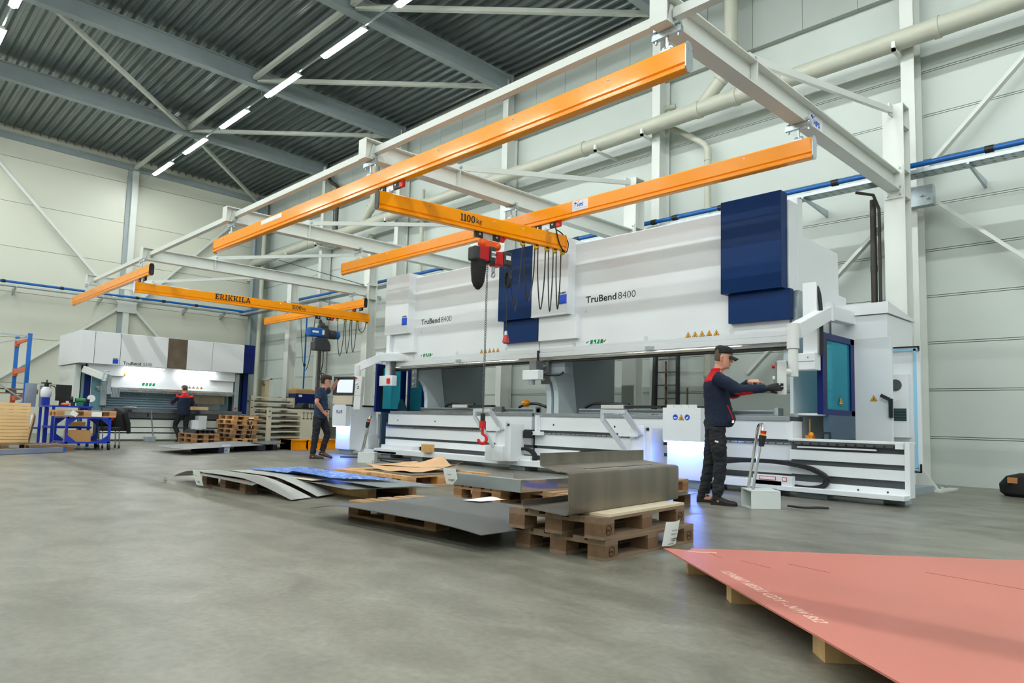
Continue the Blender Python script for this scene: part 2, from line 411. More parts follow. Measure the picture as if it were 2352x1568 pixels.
# cable trays with the blue compressed air pipe on their edge
def tray(name, axis, a0, a1, c, z, lab, arms):
    t = thing(name, lab, 'cable tray', ((a0 if axis == 'x' else c), (c if axis == 'x' else a0), z))
    mb = MB()
    def bx(m, p0, p1, q0, q1, z0, z1):
        return m.box(p0, p1, q0, q1, z0, z1) if axis == 'x' else m.box(q0, q1, p0, p1, z0, z1)
    s = -1 if axis == 'x' else 1
    bx(mb, a0, a1, c-.16, c+.16, z-.06, z-.054); bx(mb, a0, a1, c-.165, c-.155, z-.06, z+.0); bx(mb, a0, a1, c+.155, c+.165, z-.06, z+.0)
    mb.obj('tray', GALV, t)
    sl = MB(); p = a0 + .1                       # slots of the perforated floor
    while p < a1 - .1:
        for q in (-.09, .05):
            v = [(p, c+q-.03), (p+.03, c+q-.03), (p+.07, c+q+.03), (p+.04, c+q+.03)]
            if axis == 'y': v = [(b_, a_) for a_, b_ in v]
            sl.poly([(u, w_, z-.0615) for u, w_ in v])
        p += .14
    sl.obj('slots', WALLD, t)
    for p in arms:
        am = MB()
        far = YW if axis == 'x' else XB
        if axis == 'x': am.prism([(c-.17, z-.065), (c-.17, z-.09), (far, z-.2), (far, z-.065)], 'yz', p-.02, p+.02)
        else: am.prism([(c+.17, z-.065), (c+.17, z-.09), (far, z-.3), (far, z-.065)], 'xz', p-.02, p+.02)
        am.obj('wall_bracket', GALV, t)
    return t
t = tray('cable_tray', 'x', -31.0, 9.3, 13.12, 5.34, 'perforated cable tray running along the long wall above the white machines', [-2.9, -5.6, -8.1, -11.0, -16.4, -21.5, -24.0, -27.2])
t = tray('cable_tray', 'y', -6.0, 13.2, -30.72, 5.34, 'grey cable tray along the back wall above the small machine', [1.2, 4.6, 7.4, 10.6, 12.2])
pz = MB().cyl((-31.0, 12.96, 5.42), (9.3, 12.96, 5.42), .045, n=12).obj
t = thing('air_pipe', 'bright blue air pipe on the edge of the long wall tray', 'pipe', (-3, 12.96, 5.42)); pz('pipe', BLUEP, t)
for x in (-2.6, -5.0, -7.3, -8.4, -8.95, -11.2, -13.3, -16.5, -20.3, -22.1): MB().cyl((x-.06, 12.96, 5.42), (x+.06, 12.96, 5.42), .06, n=12).obj('coupling', DARK, t)
t = thing('air_pipe', 'bright blue air pipe along the back wall tray', 'pipe', (-30.55, 5, 5.42)); MB().cyl((-30.54, -6, 5.42), (-30.54, 13.0, 5.42), .045, n=12).obj('pipe', BLUEP, t)
for y in (4.2, 6.0, 7.0, 8.6, 9.6, 10.9): MB().cyl((-30.54, y-.06, 5.42), (-30.54, y+.06, 5.42), .06, n=12).obj('coupling', DARK, t)
t = thing('air_pipe', 'thin vertical blue air pipe on the long wall above the beige shelves', 'pipe', (-25.7, 13.45, 2)); MB().cyl((-25.7, 13.45, 1.5), (-25.7, 13.45, 5.3), .03, n=10).obj('pipe', BLUEP, t)
for z in (4.1, 2.9): MB().cyl((-25.7, 13.45, z-.05), (-25.7, 13.45, z+.05), .045, n=10).obj('coupling', DARK, t)
t = thing('air_pipe', 'thin blue hose dropping behind the left machine', 'pipe', (-12.0, 13.6, 1)); MB().cyl((-12.25, 13.9, .9), (-12.25, 13.9, 5.3), .025, n=8).obj('pipe', BLUEP, t)

# grey drain pipes
t = thing('drain_pipe', 'thick pale grey drain pipe running along the upper long wall', 'pipe', (-10, 13.4, 7.9))
MB().cyl((-30.6, 13.4, 7.72), (9.4, 13.4, 8.06), .175, n=24).obj('pipe', PIPEG, t, S30)
MB().tube([(-30.6,13.4,7.72), (-30.95,13.4,7.66), (-31.05,13.4,7.4), (-31.05,13.4,6.9)], .175, 16).obj('elbow', PIPEG, t, S30)
for x in (-28.9, -25.6, -18.3, -11.4, -8.1, -7.2, -6.2, -3.4, -.6): z = 7.72 + (x+30.6)*.0085; MB().cyl((x-.05,13.4,z), (x+.05,13.4,z), .195, n=24).obj('collar', PIPEG, t, S30)
for x in (-27.4, -24.9, -20.1, -14.7, -10.9, -9.5, -4.05): z = 7.72 + (x+30.6)*.0085 - .2; MB().box(x-.03, x+.03, 13.2, 14.1, z-.05, z).box(x-.03,x+.03,13.2,13.26,z-.05,z+.12).obj('pipe_bracket', WHITE2, t)
def branch(x, top, r, lab):
    t = thing('drain_pipe', lab, 'pipe', (x, 13.45, 8))
    z = 7.72 + (x+30.6)*.0085
    MB().tube(bez([(x-.72,13.42,z+.03), (x-.35,13.44,z+.4), (x-.06,13.46,z+.72), (x,13.46,z+1.05), (x,13.46,top)], 6), r, 18).obj('pipe', PIPEG, t, S30)
    MB().tube([(x-.25,13.44,z+.5), (x-.17,13.45,z+.585)], r*1.1, 18).obj('collar', PIPEG, t); MB().cyl((x,13.46,z+1.25), (x,13.46,z+1.33), r*1.1, n=18).obj('collar', PIPEG, t)
branch(-7.35, 11.0, .145, 'drain branch with bend joining the main pipe near the right crane arm')
branch(-21.2, 11.0, .15, 'drain branch with bend joining the main pipe left of the crossing rails')
def vpipe(x, y, r, z0, z1, m, lab, collars=()):
    t = thing('downpipe', lab, 'pipe', (x, y, z0)); MB().cyl((x,y,z0), (x,y,z1), r, n=16).obj('pipe', m, t, S30)
    for z in collars: MB().cyl((x,y,z-.06), (x,y,z+.06), r*1.12, n=16).obj('collar', m, t, S30)
    return t
t = vpipe(-8.15, 13.88, .075, 0, 7.2, PIPEG, 'slim grey downpipe behind the right machine', (6.95, 2.05, 5.0))
MB().tube(bez([(-8.15,13.88,7.1), (-8.3,13.88,7.35), (-9.2,13.88,8.0), (-9.45,13.9,8.25), (-9.4,13.98,8.5), (-9.15,14.1,8.55)], 5), .07, 12).obj('branch', PIPEG, t, S30)
vpipe(-18.9, 13.9, .07, 0, 8.6, PIPEG, 'slim grey downpipe left of the second tie rod', (6.9, 4.2))
vpipe(-22.0, 13.9, .09, 0, 7.6, PIPEG, 'grey downpipe behind the hanging blue hoist', (5.8,))
t = vpipe(-4.62, 13.75, .055, 0, 5.2, PIPED, 'twin dark brown pipe left of the rightmost column', (3.9, 2.9)); MB().tube([(-4.5,13.7,0),(-4.5,13.7,5.0),(-4.56,13.6,5.25),(-4.8,13.4,5.3)], .03, 8).obj('side_pipe', PIPED, t)
vpipe(-25.0, 13.7, .06, 0, 5.2, PIPED, 'dark pipe right of the thin blue air pipe', (4.6,3.4,2.6))
for x, zt in ((-20.6, 9.1), (-24.3, 9.3)):
    tag(MB().tube(bez([(x-.75,13.7,10.9), (x-.72,13.7,10.55), (x-.5,13.7,10.2), (x-.05,13.75,9.9), (x,13.75,9.6), (x,13.75,8.2)], 5), .075, 10).obj('downpipe', PIPED, None, S30), 'dark bent roof drain pipe %s' % ('behind the second crane arm end' if x > -22 else 'left of the second crane arm end'), 'pipe')
tag(MB().tube(sag((-26.3,13.5,4.9), (-25.1,13.5,4.9), 2.2, 20), .012, 6).obj('hanging_cable', DARK), 'thin black cable hanging in a loop across the blue air pipe', 'cable')
tag(MB().cyl((-19.75,12.3,5.2), (-26.0,12.3,6.95), .012, n=5).obj('wire', DARK), 'thin dark tension rod rising to the left behind the crossing rails', 'wire')

# ================================================================ light crane: cantilever supports
ARMX = [-3.82, -9.17, -14.37, -19.7, -25.1]
AZ0, AZ1, YC, YT = 4.84, 5.15, 12.35, 5.58
names = ['rightmost white crane bracket, its arm crossing the top right', 'white crane bracket with the second arm from the right', 'middle white crane bracket, its arm behind the long rails',
         'white crane bracket above the small crane and blue hoist', 'farthest white crane bracket, next to the back wall']
for i, (x, l) in enumerate(zip(ARMX, names)):
    t = thing('crane_bracket', l, 'crane support', (x, YC+.15, 0), 'crane brackets')
    hcol(MB(), x, YC, .32, .32, 0, 6.32, .02).obj('column', WHITE2, t)
    for z in (4.75, 5.2, 5.95, 6.31): MB().box(x-.16, x+.16, YC+.02, YC+.3, z-.01, z+.01).obj('stiffener', WHITE2, t)
    MB().box(x-.42, x+.62, YC-.15, YC+.75, 0, .03).obj('base_plate', WHITE2, t)
    for s in (-1, 1): MB().prism([(x+s*.16, .03), (x+s*.55 if s > 0 else x-.4, .03), (x+s*.16, .55)], 'xz', YC+.02, YC+.04).obj('gusset', WHITE2, t)
    for bx, by in ((.5,-.08), (.5,.2), (.5,.55), (-.34,-.08)): MB().cyl((x+bx, YC+by, .03), (x+bx, YC+by, .075), .028, n=6).obj('anchor_bolt', GALV, t)
    MB().box(x-.14, x+.14, YC-.02, YC, AZ0-.12, AZ1+.12).obj('connection_plate', WHITE2, t)
    for bx in (-.1,.1):
        for z in (AZ0-.07, AZ0+.06, AZ1+.07): MB().cyl((x+bx,YC-.02,z), (x+bx,YC-.05,z), .018, n=6).obj('bolt', GALV, t)
    a = ibeam(MB(), 'y', x, AZ0, AZ1, .2, YT, YC-.02, .016, .012).obj('arm', WHITE2, t)
    MB().box(x-.1, x+.1, YT-.012, YT, AZ0, AZ1).obj('end_cap', WHITE2, a)
    for s in (-1, 1): MB().box(x+s*.01, x+s*.098, 7.43, 7.445, AZ0+.016, AZ1-.016).obj('stiffener', WHITE2, a)
    MB().bar((x, 7.5, AZ1+.07), (x, YC-.06, 6.2), .06, .09).obj('tie_rod', WHITE2, t)
    MB().prism([(7.2,AZ1), (7.75,AZ1), (7.6,AZ1+.13), (7.42,AZ1+.13)], 'yz', x-.01, x+.01).obj('lug', WHITE2, a)
    MB().box(x-.012, x+.012, YC-.18, YC, 6.1, 6.3).obj('lug', WHITE2, t)
    MB().cyl((x-.05,7.5,AZ1+.07), (x+.05,7.5,AZ1+.07), .022, n=8).obj('pin', GALV, t)
# square tubes bracing the arm tips
segs = [(XR-.3, ARMX[0], 'white square tube rising past the right arm tip'), (ARMX[0], ARMX[1], 'long white square tube between the two nearest arm tips'), (ARMX[1], ARMX[2], 'white square tube between the second and third arm tips'),
        (ARMX[2], ARMX[3], 'white square tube between the third and fourth arm tips'), (ARMX[3], ARMX[4], 'white square tube between the two farthest arm tips')]
for a, b, l in segs:
    t = thing('bracing_tube', l, 'tube', (b, 5.85, 5.0), 'tubes bracing the arm tips')
    MB().bar((a-.02, 5.8, 5.01), (b+.05, 5.8, 5.01), .1, .1).obj('tube', WHITE2, t)
    MB().prism([(5.68,4.87), (5.98,4.87), (5.88,5.1), (5.74,5.1)], 'yz', b+.02, b+.035).obj('end_plate', WHITE2, t)
    for z in (5.09, 4.93): MB().cyl((b+.03,5.8,z), (b+.06,5.8,z), .018, n=6).obj('bolt', GALV, t)
# enclosed crane rails
RZ = 4.6
RPROF = [(-.045,0), (-.05,-.01), (-.05,-.19), (-.032,-.205), (-.032,-.215), (-.058,-.228), (-.058,-.262), (-.045,-.27), (.045,-.27), (.058,-.262), (.058,-.228), (.032,-.215), (.032,-.205), (.05,-.19), (.05,-.01), (.045,0)]
ZINC = mat('zinc_bright', (190,200,205), .3, .7, var=.1, scale=20)
def hanger(t, x, y):
    MB().bar((x-.17,y,AZ0-.045), (x+.17,y,AZ0-.045), .05, .06).obj('clamp_bar', ZINC, t)
    for s in (-1, 1): MB().cyl((x+s*.13,y,AZ0-.11), (x+s*.13,y,AZ0+.03), .014, n=8).obox((x+s*.115,y,AZ0+.025), (.07,.06,.03)).obj('clamp', ZINC, t)
    MB().cyl((x,y,RZ+.02), (x,y,AZ0-.06), .016, n=8).obj('rod', ZINC, t)
    MB().sph((x-.025,y,RZ+.03), .035, 10, 6).sph((x+.035,y,RZ+.035), .03, 10, 6).box(x-.06,x+.06,y-.04,y+.04,RZ,RZ+.02).obj('rail_clip', ZINC, t)
def rail(x0, x1, y, lab, arms, end0, end1, z=RZ):
    t = thing('crane_rail', lab, 'crane rail', (x1, y, z), 'orange crane rails')
    r = MB().prism([(y+p[0], z+p[1]) for p in RPROF], 'yz', x0, x1).obj('rail', YEL, t)
    for x, mm in ((x0, end0), (x1, end1)):
        s = -1 if x == x0 else 1
        MB().prism([(y-.06,z-.03), (y-.03,z+.02), (y+.03,z+.02), (y+.06,z-.03), (y+.06,z-.24), (y+.03,z-.285), (y-.03,z-.285), (y-.06,z-.24)], 'yz', x+s*.002, x+s*.014).obj('end_plate', mm, t)
    n = max(2, int(abs(x1-x0)/1.3))
    for k in range(n): xx = x0 + (x1-x0)*(k+.35)/n; MB().sph((xx, y-.05, z-.06), .013, 8, 5).obj('bolt', ZINC, t)
    for a in arms: hanger(t, a, y)
    return t, r
r1, r1m = rail(-15.15, -3.58, 5.73, 'near long orange crane rail crossing the picture, with glossy highlights', ARMX[:3], YEL, ZINC)
r2, r2m = rail(-15.0, -3.63, 8.74, 'far long orange crane rail above the white machines, with square sticker', ARMX[:3], YEL, ZINC)
r3, r3m = rail(-26.6, -18.9, 5.6, 'short orange crane rail at far left near the back wall', ARMX[3:], YEL, DARK)
r4, r4m = rail(-25.9, -18.9, 11.85, 'short orange crane rail beside the columns over the blue hoist', ARMX[3:], YEL, DARK)
# sticker plates
PLATE = mat('sticker_white', (232,234,236), .35, var=.01)
def hps(parent, o, X, Y, w, h):
    o, X, Y = Vector(o), Vector(X), Vector(Y); n = X.cross(Y)
    def q(a, b, k): return o + X*a*w + Y*b*h + n*k
    p = MB().poly([q(0,0,.002), q(1,0,.002), q(1,1,.002), q(0,1,.002)]).obj('sticker', PLATE, parent)
    MB().text('HPS', h*.42, q(.3,.38,.004), X, Y, .03, .001, sx=1.12).poly([q(.1,.78,.004), q(.2,.66,.004), q(.3,.76,.004), q(.2,.9,.004)]).poly([q(.1,.52,.004), q(.12,.52,.004), q(.48,.95,.004), q(.44,.95,.004)]).obj('sticker_print', LOGO, p)
    mb = MB()
    for a, b in ((.05,.32), (.13,.42), (.21,.52)): mb.poly([q(a-.02,b-.03,.004), q(a+.02,b-.03,.004), q(a+.02,b+.03,.004), q(a-.02,b+.03,.004)])
    mb.obj('sticker_dots', RED, p)
    MB().poly([q(.15,.2,.004), q(.96,.2,.004), q(.96,.215,.004), q(.15,.215,.004)]).obj('sticker_line', BLACKINK, p)
hps(r2, (-7.63, 8.74-.052, RZ-.185), (1,0,0), (0,0,1), .34, .17)
hps(bpy.data.objects['crane_bracket'], (-3.82+.007, 9.05, AZ0+.03), (0,1,0), (0,0,1), .42, .25)
MB().poly([(-12.85,5.678,RZ-.1), (-12.0,5.678,RZ-.1), (-12.0,5.678,RZ-.02), (-12.85,5.678,RZ-.02)]).obj('sticker', PLATE, r1)

# slab serif numerals and capitals for the beam lettering
def slab(mb, ch, x, h, P):
    """adds one slab-serif glyph as thin boxes; P(u,v) maps to 3D; returns its advance"""
    def quad(pts): mb.poly([P(x+u*h, v*h) for u, v in pts])
    def R(u0, u1, v0, v1): quad([(u0,v0),(u1,v0),(u1,v1),(u0,v1)])
    def ring(cu, cv, ru, rv, t, a0=0, a1=360, n=18):
        for k in range(n):
            b0 = math.radians(a0+(a1-a0)*k/n); b1 = math.radians(a0+(a1-a0)*(k+1)/n)
            quad([(cu+ru*math.cos(b0), cv+rv*math.sin(b0)), (cu+ru*math.cos(b1), cv+rv*math.sin(b1)), (cu+(ru-t)*math.cos(b1), cv+(rv-t*.7)*math.sin(b1)), (cu+(ru-t)*math.cos(b0), cv+(rv-t*.7)*math.sin(b0))])
    s = .19
    if ch == '1': R(.12,.31,.1,1); R(0,.43,0,.13); quad([(.0,.82),(.12,.85),(.12,1),(.0,.9)]); return .5
    if ch == '0': ring(.33,.5,.33,.52,.19); return .74
    if ch == 'k': R(.06,.2,.08,1); R(0,.3,0,.1); R(0,.12,.92,1); quad([(.2,.26),(.42,.55),(.56,.55),(.2,.15)]); quad([(.26,.34),(.36,.42),(.62,.06),(.46,.06)]); R(.36,.68,0,.1); R(.34,.64,.52,.6); return .74
    if ch == 'g': ring(.28,.36,.25,.26,.13); ring(.28,-.12,.28,.17,.1); R(.42,.62,.5,.6); quad([(.1,.08),(.2,.1),(.14,.0),(.06,.0)]); return .7
    if ch == 'E': R(.08,.28,0,1); R(0,.72,0,.14); R(0,.72,.86,1); R(.28,.5,.43,.56); R(.6,.72,0,.3); R(.6,.72,.7,1); R(.44,.53,.34,.66); return .82
    if ch == 'I': R(.12,.32,0,1); R(0,.44,0,.13); R(0,.44,.87,1); return .54
    if ch == 'R': R(.1,.3,0,1); R(0,.42,0,.13); R(0,.3,.87,1); ring(.42,.72,.32,.28,.17,-90,90,10); R(.3,.42,.87,1); R(.3,.42,.44,.56); quad([(.36,.48),(.54,.48),(.76,.1),(.56,.1)]); R(.56,.86,0,.13); return .92
    if ch == 'K': R(.1,.3,0,1); R(0,.42,0,.13); R(0,.42,.87,1); quad([(.3,.42),(.66,.9),(.84,.9),(.3,.24)]); quad([(.38,.5),(.52,.62),(.84,.1),(.62,.1)]); R(.54,.94,0,.13); R(.52,.9,.87,1); return 1.0
    if ch == 'L': R(.1,.3,0,1); R(0,.72,0,.14); R(0,.42,.87,1); R(.6,.72,0,.36); return .8
    if ch == 'A': quad([(.06,.06),(.24,.06),(.5,1),(.38,1)]); quad([(.62,.06),(.84,.06),(.56,1),(.38,1)]); R(.22,.68,.26,.38); R(0,.34,0,.12); R(.54,.94,0,.12); return .98
    return .35
def slabtext(string, h, o, X, Y, parent, name, scales=None):
    o, X, Y = Vector(o), Vector(X).normalized(), Vector(Y).normalized(); n = X.cross(Y)
    mb = MB(); x = 0
    for i, ch in enumerate(string):
        k = scales[i] if scales else 1
        x += slab(mb, ch, x, h*k, lambda u, v: o + X*u + Y*(v + (1-k)*h*.45*(0 if ch != 'g' and ch != 'k' else 1)) + n*.004) * h * k
    return mb.obj(name, BLACKINK, parent)
# travelling bridges with trolleys
def trolley(t, c, d, wdown, red=True, red_end=1):
    """end carriage under a rail: c = centre at rail underside, d = direction of the rail"""
    d = Vector(d).normalized(); c = Vector(c); b = d.cross(Vector((0,0,1)))
    tr = MB().bar(c-d*.1+Vector((0,0,-.05)), c+d*.1+Vector((0,0,-.05)), .03, .09).bar(c-d*.02+Vector((0,0,-.12)), c+d*.02+Vector((0,0,-.12)), .04, .1).obj('carriage', ZINC, t)
    for s in (-1, 1):
        MB().bar(c+d*(s*.1)+Vector((0,0,-.04)), c+d*(s*.25)+Vector((0,0,-.04)), .05, .1).obj('wheel_plate', DARK, tr)
        for sd in (-1, 1): MB().cyl(c+d*(s*.17)+b*(sd*.025)+Vector((0,0,-.04)), c+d*(s*.17)+b*(sd*.04)+Vector((0,0,-.04)), .018, n=8).obj('axle', ZINC, tr)
    if red:
        e = c+d*(.29*red_end)
        MB().bar(e+Vector((0,0,-.09)), e+Vector((0,0,-.02)), .05, .09, d).bar(e-d*.05+Vector((0,0,.02))-b*.06, e-d*.05+Vector((0,0,-.05))-b*.06, .03, .04, d).bar(e+d*.06+Vector((0,0,.0))+b*.03, e+d*.02+Vector((0,0,-.06)), .03, .05, d).obj('end_stop', RED, tr)
def bridge(p0, p1, z, lab, rails, end0, end1):
    p0, p1 = Vector((p0[0],p0[1],z)), Vector((p1[0],p1[1],z)); d = (p1-p0).normalized(); L = (p1-p0).length
    t = thing('crane_bridge', lab, 'crane bridge', tuple(p0), 'orange crane bridges')
    ang = math.atan2(d.y, d.x)
    M = Matrix.Translation(p0) @ Matrix.Rotation(ang, 4, 'Z')
    MB().prism([p for p in RPROF], 'yz', 0, L).xf(M).obj('rail', YEL, t)
    for x, mm in ((-.012, end0), (L, end1)):
        MB().prism([(-.06,-.03), (-.03,.02), (.03,.02), (.06,-.03), (.06,-.24), (.03,-.275), (-.03,-.275), (-.06,-.24)], 'yz', x, x+.012).xf(M).obj('end_plate', mm, t)
    for k in range(6): MB().sph((L*(k+.4)/6, -.05, -.06), .012, 8, 5).xf(M).obj('bolt', ZINC, t)
    for ry, rd in rails:
        s = (ry - p0.y)/d.y; c = p0 + d*s; trolley(t, (c.x, c.y, RZ-.27), (1,0,0), .2, True, rd)
        MB().cyl((c.x,c.y,z-.01), (c.x,c.y,RZ-.4), .02, n=8).sph((c.x,c.y,z+.03), .04, 10, 6).obj('swivel', ZINC, t)
    return t, M, d
b1, M1, d1 = bridge((-8.62,5.525), (-8.22,9.16), 4.2, 'near orange crane bridge carrying the red chain hoist', [(5.73,1), (8.74,1)], DARK, YEL)
b2, M2, d2 = bridge((-19.55,5.42), (-19.3,12.22), 4.2, 'far orange crane bridge carrying the blue chain hoist', [(5.6,-1), (11.85,-1)], PLATE, YEL)
def onb(M, s, z, out=.053): return M @ Vector((s, -out, z))
slabtext('1100 kg', .115, onb(M1, 1.42, -.165), d1, (0,0,1), b1, 'lettering', [1,1,1,1,.3,.72,.72])
slabtext('1100 kg', .12, onb(M2, 4.22, -.165), d2, (0,0,1), b2, 'lettering', [1,1,1,1,.3,.72,.72])
slabtext('ERIKKILA', .15, onb(M2, 2.0, -.17), d2, (0,0,1), b2, 'lettering')
# festoon cables hanging from the bridge ends
CABLE = mat('cable_black', (30,30,31), .5, var=.03)
CLIPY = mat('clip_yellow', (214,176,20), .45, var=.03)
def festoon(M, stops, drop, lab, tail=None):
    t = thing('festoon_cable', lab, 'cable', tuple(M @ Vector((stops[-1],0,-.3))))
    for s in stops:
        c = M @ Vector((s,0,-.29)); MB().sph((c.x,c.y,c.z-.03), (.04,.045,.03), 8, 5).box(c.x-.015,c.x+.015,c.y-.05,c.y+.05,c.z-.04,c.z+.03).obj('cable_clip', CLIPY, t)
        MB().sph((c.x,c.y,c.z+.01), (.03,.05,.025), 8, 5).obj('clip_wheel', DARK, t)
    pts = []
    for i, (a, b) in enumerate(zip(stops, stops[1:])):
        pa, pb = M @ Vector((a+.01,-.03,-.32)), M @ Vector((b-.01,.03,-.32)); dd = drop[i % len(drop)]; mid = (pa+pb)/2
        w = (pb-pa)*.16
        seg = bez([pa, pa*.85+pb*.15-Vector((0,0,dd*.45))-w*.6, pa*.72+pb*.28-Vector((0,0,dd*.85)), mid-Vector((0,0,dd)), pa*.28+pb*.72-Vector((0,0,dd*.85)), pa*.15+pb*.85-Vector((0,0,dd*.45))+w*.6, pb], 5)
        pts += seg
    MB().tube(pts, .011, 6).obj('cable', CABLE, t, S30)
    if tail: MB().tube(bez(tail, 8), .011, 6).obj('supply_cable', CABLE, t, S30)
    return t
festoon(M1, [2.72, 3.02, 3.26, 3.44, 3.62], [.95,1.05,1.06,1.0], 'bundle of black cable loops under the near bridge end', [M1@Vector((3.5,0.05,.1)), M1@Vector((3.62,.02,.04)), M1@Vector((3.75,0,-.1)), M1@Vector((3.66,-.05,-.3)), M1@Vector((3.5,-.07,-.2)), M1@Vector((3.4,-.05,.1))])
festoon(M2, [5.72, 6.0, 6.2, 6.42, 6.75], [1.1,1.0,.95,.3], 'bundle of black cable loops under the far bridge end')

# ---------------------------------------------------------------- chain hoists
CHAIN = mat('chain_steel', (120,122,124), .4, .8, var=.1)
HRED = mat('hoist_red', (190,20,28), .35, var=.03); HGREY = mat('hoist_grey', (48,49,52), .45, var=.05); HBLUE = mat('hoist_blue', (8,88,168), .35, var=.03)
ORANGE = mat('guard_orange', (240,96,20), .4, var=.03)
def chain(p, z0, z1, r=.011):
    mb = MB(); z = z0; k = 0
    while z > z1:
        ax = (1,0,0) if k % 2 else (0,1,0)
        mb.torus((p[0],p[1],z), ax, r*1.35, r*.42, 8, 4); z -= r*2.3*2 if r > .014 else r*2.3; k += 1
    return mb
c = M1 @ Vector((1.98,0,-.27)); hx, hy = c.x, c.y
t = thing('chain_hoist', 'red and black electric chain hoist hanging from the near bridge', 'hoist', (hx,hy,c.z))
trolley(t, (hx,hy,c.z), d1, .2, True, 1)
MB().bar((hx-d1.x*.1,hy-d1.y*.1,3.76), (hx+d1.x*.2,hy+d1.y*.2,3.76), .1, .1).sph((hx-d1.x*.1,hy-d1.y*.1,3.76), .075, 12, 8).sph((hx+d1.x*.2,hy+d1.y*.2,3.75), .07, 12, 8).obj('orange_guard', ORANGE, t, 0.6)
def along(s, off=0, z=0): return (hx + d1.x*s + d1.y*off, hy + d1.y*s - d1.x*off, z)
MB().bar(along(-.22,.02,3.57), along(-.02,.02,3.57), .2, .24).obj('hoist_body', HRED, t, 0, .02)
MB().bar(along(-.32,.02,3.56), along(-.2,.02,3.56), .21, .23).obj('rear_cover', HGREY, t, 0, .03)
MB().bar(along(-.02,.02,3.57), along(.09,.02,3.57), .23, .27).obj('gear_cover', HGREY, t, 0, .03)
MB().bar(along(.09,.02,3.53), along(.27,.02,3.53), .19, .24).obj('motor', HRED, t, 0, .03)
f = MB().bar(along(.27,.02,3.56), along(.44,.02,3.55), .2, .24).obj('motor_cover', HGREY, t, 0, .03)
MB().poly([along(-.005,.146,3.52), along(.08,.146,3.52), along(.08,.146,3.62), along(-.005,.146,3.62)]).obj('label_plate', PLATE, t)
MB().text('0.50', .06, along(-.0,.149,3.55), d1, (0,0,1), .02).obj('label_print', BLACKINK, t)
MB().poly([along(.3,.128,3.53), along(.4,.128,3.53), along(.4,.128,3.6), along(.3,.128,3.6)]).obj('label_plate', PLATE, t)
rings = []
for z, s in ((3.47,.14), (3.3,.135), (3.12,.115), (3.04,.08), (2.99,.03)):
    rings.append([along(-.17+s*.95*math.cos(a)*(1.0), .02+s*.8*math.sin(a), z) for a in [2*math.pi*k/12 for k in range(12)]])
MB().ring_loft(rings).obj('chain_bag', mat('bag_black', (22,22,23), .8, bump=.6, bscale=12), t, S30)
MB().cyl(along(.14,0,3.42), along(.14,0,3.32), .03).torus(along(.14,0,3.27), d1, .04, .014, 12, 6).obj('limit_eye', ZINC, t)
cx_, cy_, _ = along(.02, 0)
chain((cx_,cy_), 3.42, 1.02, .013).obj('chain', CHAIN, t)
MB().cyl((cx_,cy_,1.02), (cx_,cy_,.9), .038).obj('hook_buffer', DARK, t)
hk = MB().box(cx_-.04,cx_+.04,cy_-.035,cy_+.035,.78,.9).tube([(cx_,cy_,.8),(cx_,cy_,.72),(cx_+.005,cy_,.68)], .022, 8)
hk.tube([(cx_+ .005 + .065*math.sin(a)*.7, cy_+.065*math.sin(a)*.7, .615+.07*math.cos(a)) for a in [math.radians(q) for q in range(0, 285, 15)]], [.02+.008*math.sin(math.radians(k*9)) for k in range(19)], 8)
hk.obj('hook', RED, t, S30)
cu = []
for k in range(60): a = k*.7; cu.append(along(.4+.02*math.sin(k), .06+.075*math.cos(a), 3.22+.13*math.sin(a)))
MB().tube(cu, .011, 6).tube(bez([along(.44,.0,3.55), along(.5,.03,3.4), along(.42,.08,3.32)], 6), .012, 6).obj('coiled_cable', CABLE, t)
# pendant with its strain line
pz_ = along(.42,.02)
t = thing('pendant_control', 'small red pendant switch hanging on a thin line below the red hoist', 'control', pz_[:2]+(2.2,))
MB().tube([(pz_[0],pz_[1],3.42), (pz_[0],pz_[1],2.36)], .008, 6).obj('cord', CABLE, t)
MB().cyl((pz_[0],pz_[1],2.38), (pz_[0],pz_[1],2.3), .022, .032).obj('ferrule', GALV, t)
MB().cyl((pz_[0],pz_[1],2.31), (pz_[0],pz_[1],2.19), .035, .06).obj('switch_body', HRED, t)
pa, pb = along(.44,.05,3.4), M1 @ Vector((2.72,0,-.33))
tag(MB().tube(bez([pa, (pa[0]*.75+pb.x*.25, pa[1]*.75+pb.y*.25, 2.95), ((pa[0]+pb.x)/2,(pa[1]+pb.y)/2,2.72), (pa[0]*.25+pb.x*.75,pa[1]*.25+pb.y*.75,3.15), pb], 8), .009, 6).obj('hanging_cable', CABLE), 'single black cable sagging between the red hoist and the cable loops', 'cable')

c = M2 @ Vector((5.25,0,-.27)); hx, hy = c.x, c.y; d1_, d1 = d1, d2
t = thing('chain_hoist', 'blue electric chain hoist hanging from the far bridge', 'hoist', (hx,hy,c.z))
trolley(t, (hx,hy,c.z), d2, .2, True, 1)
MB().cyl(along(0,0,3.72), along(0,0,3.6), .06).bar(along(-.12,0,3.6), along(.14,0,3.6), .2, .1).obj('suspension', HGREY, t)
MB().bar(along(-.5,.02,3.42), along(0,.02,3.42), .26, .27).obj('electric_box', HBLUE, t, 0, .04)
MB().bar(along(0,.02,3.42), along(.16,.02,3.42), .26, .3).obj('gear_case', HGREY, t, 0, .03)
MB().cyl(along(.16,.02,3.4), along(.4,.02,3.4), .14).obj('motor', HGREY, t, S30)
MB().cyl(along(.4,.02,3.4), along(.52,.02,3.4), .13).obj('fan_cover', HBLUE, t, S30)
MB().poly([along(-.4,.152,3.4), along(-.2,.152,3.4), along(-.2,.152,3.46), along(-.4,.152,3.46)]).poly([along(-.08,.152,3.36), along(-.01,.152,3.36), along(-.01,.152,3.5), along(-.08,.152,3.5)]).obj('label_plate', PLATE, t)
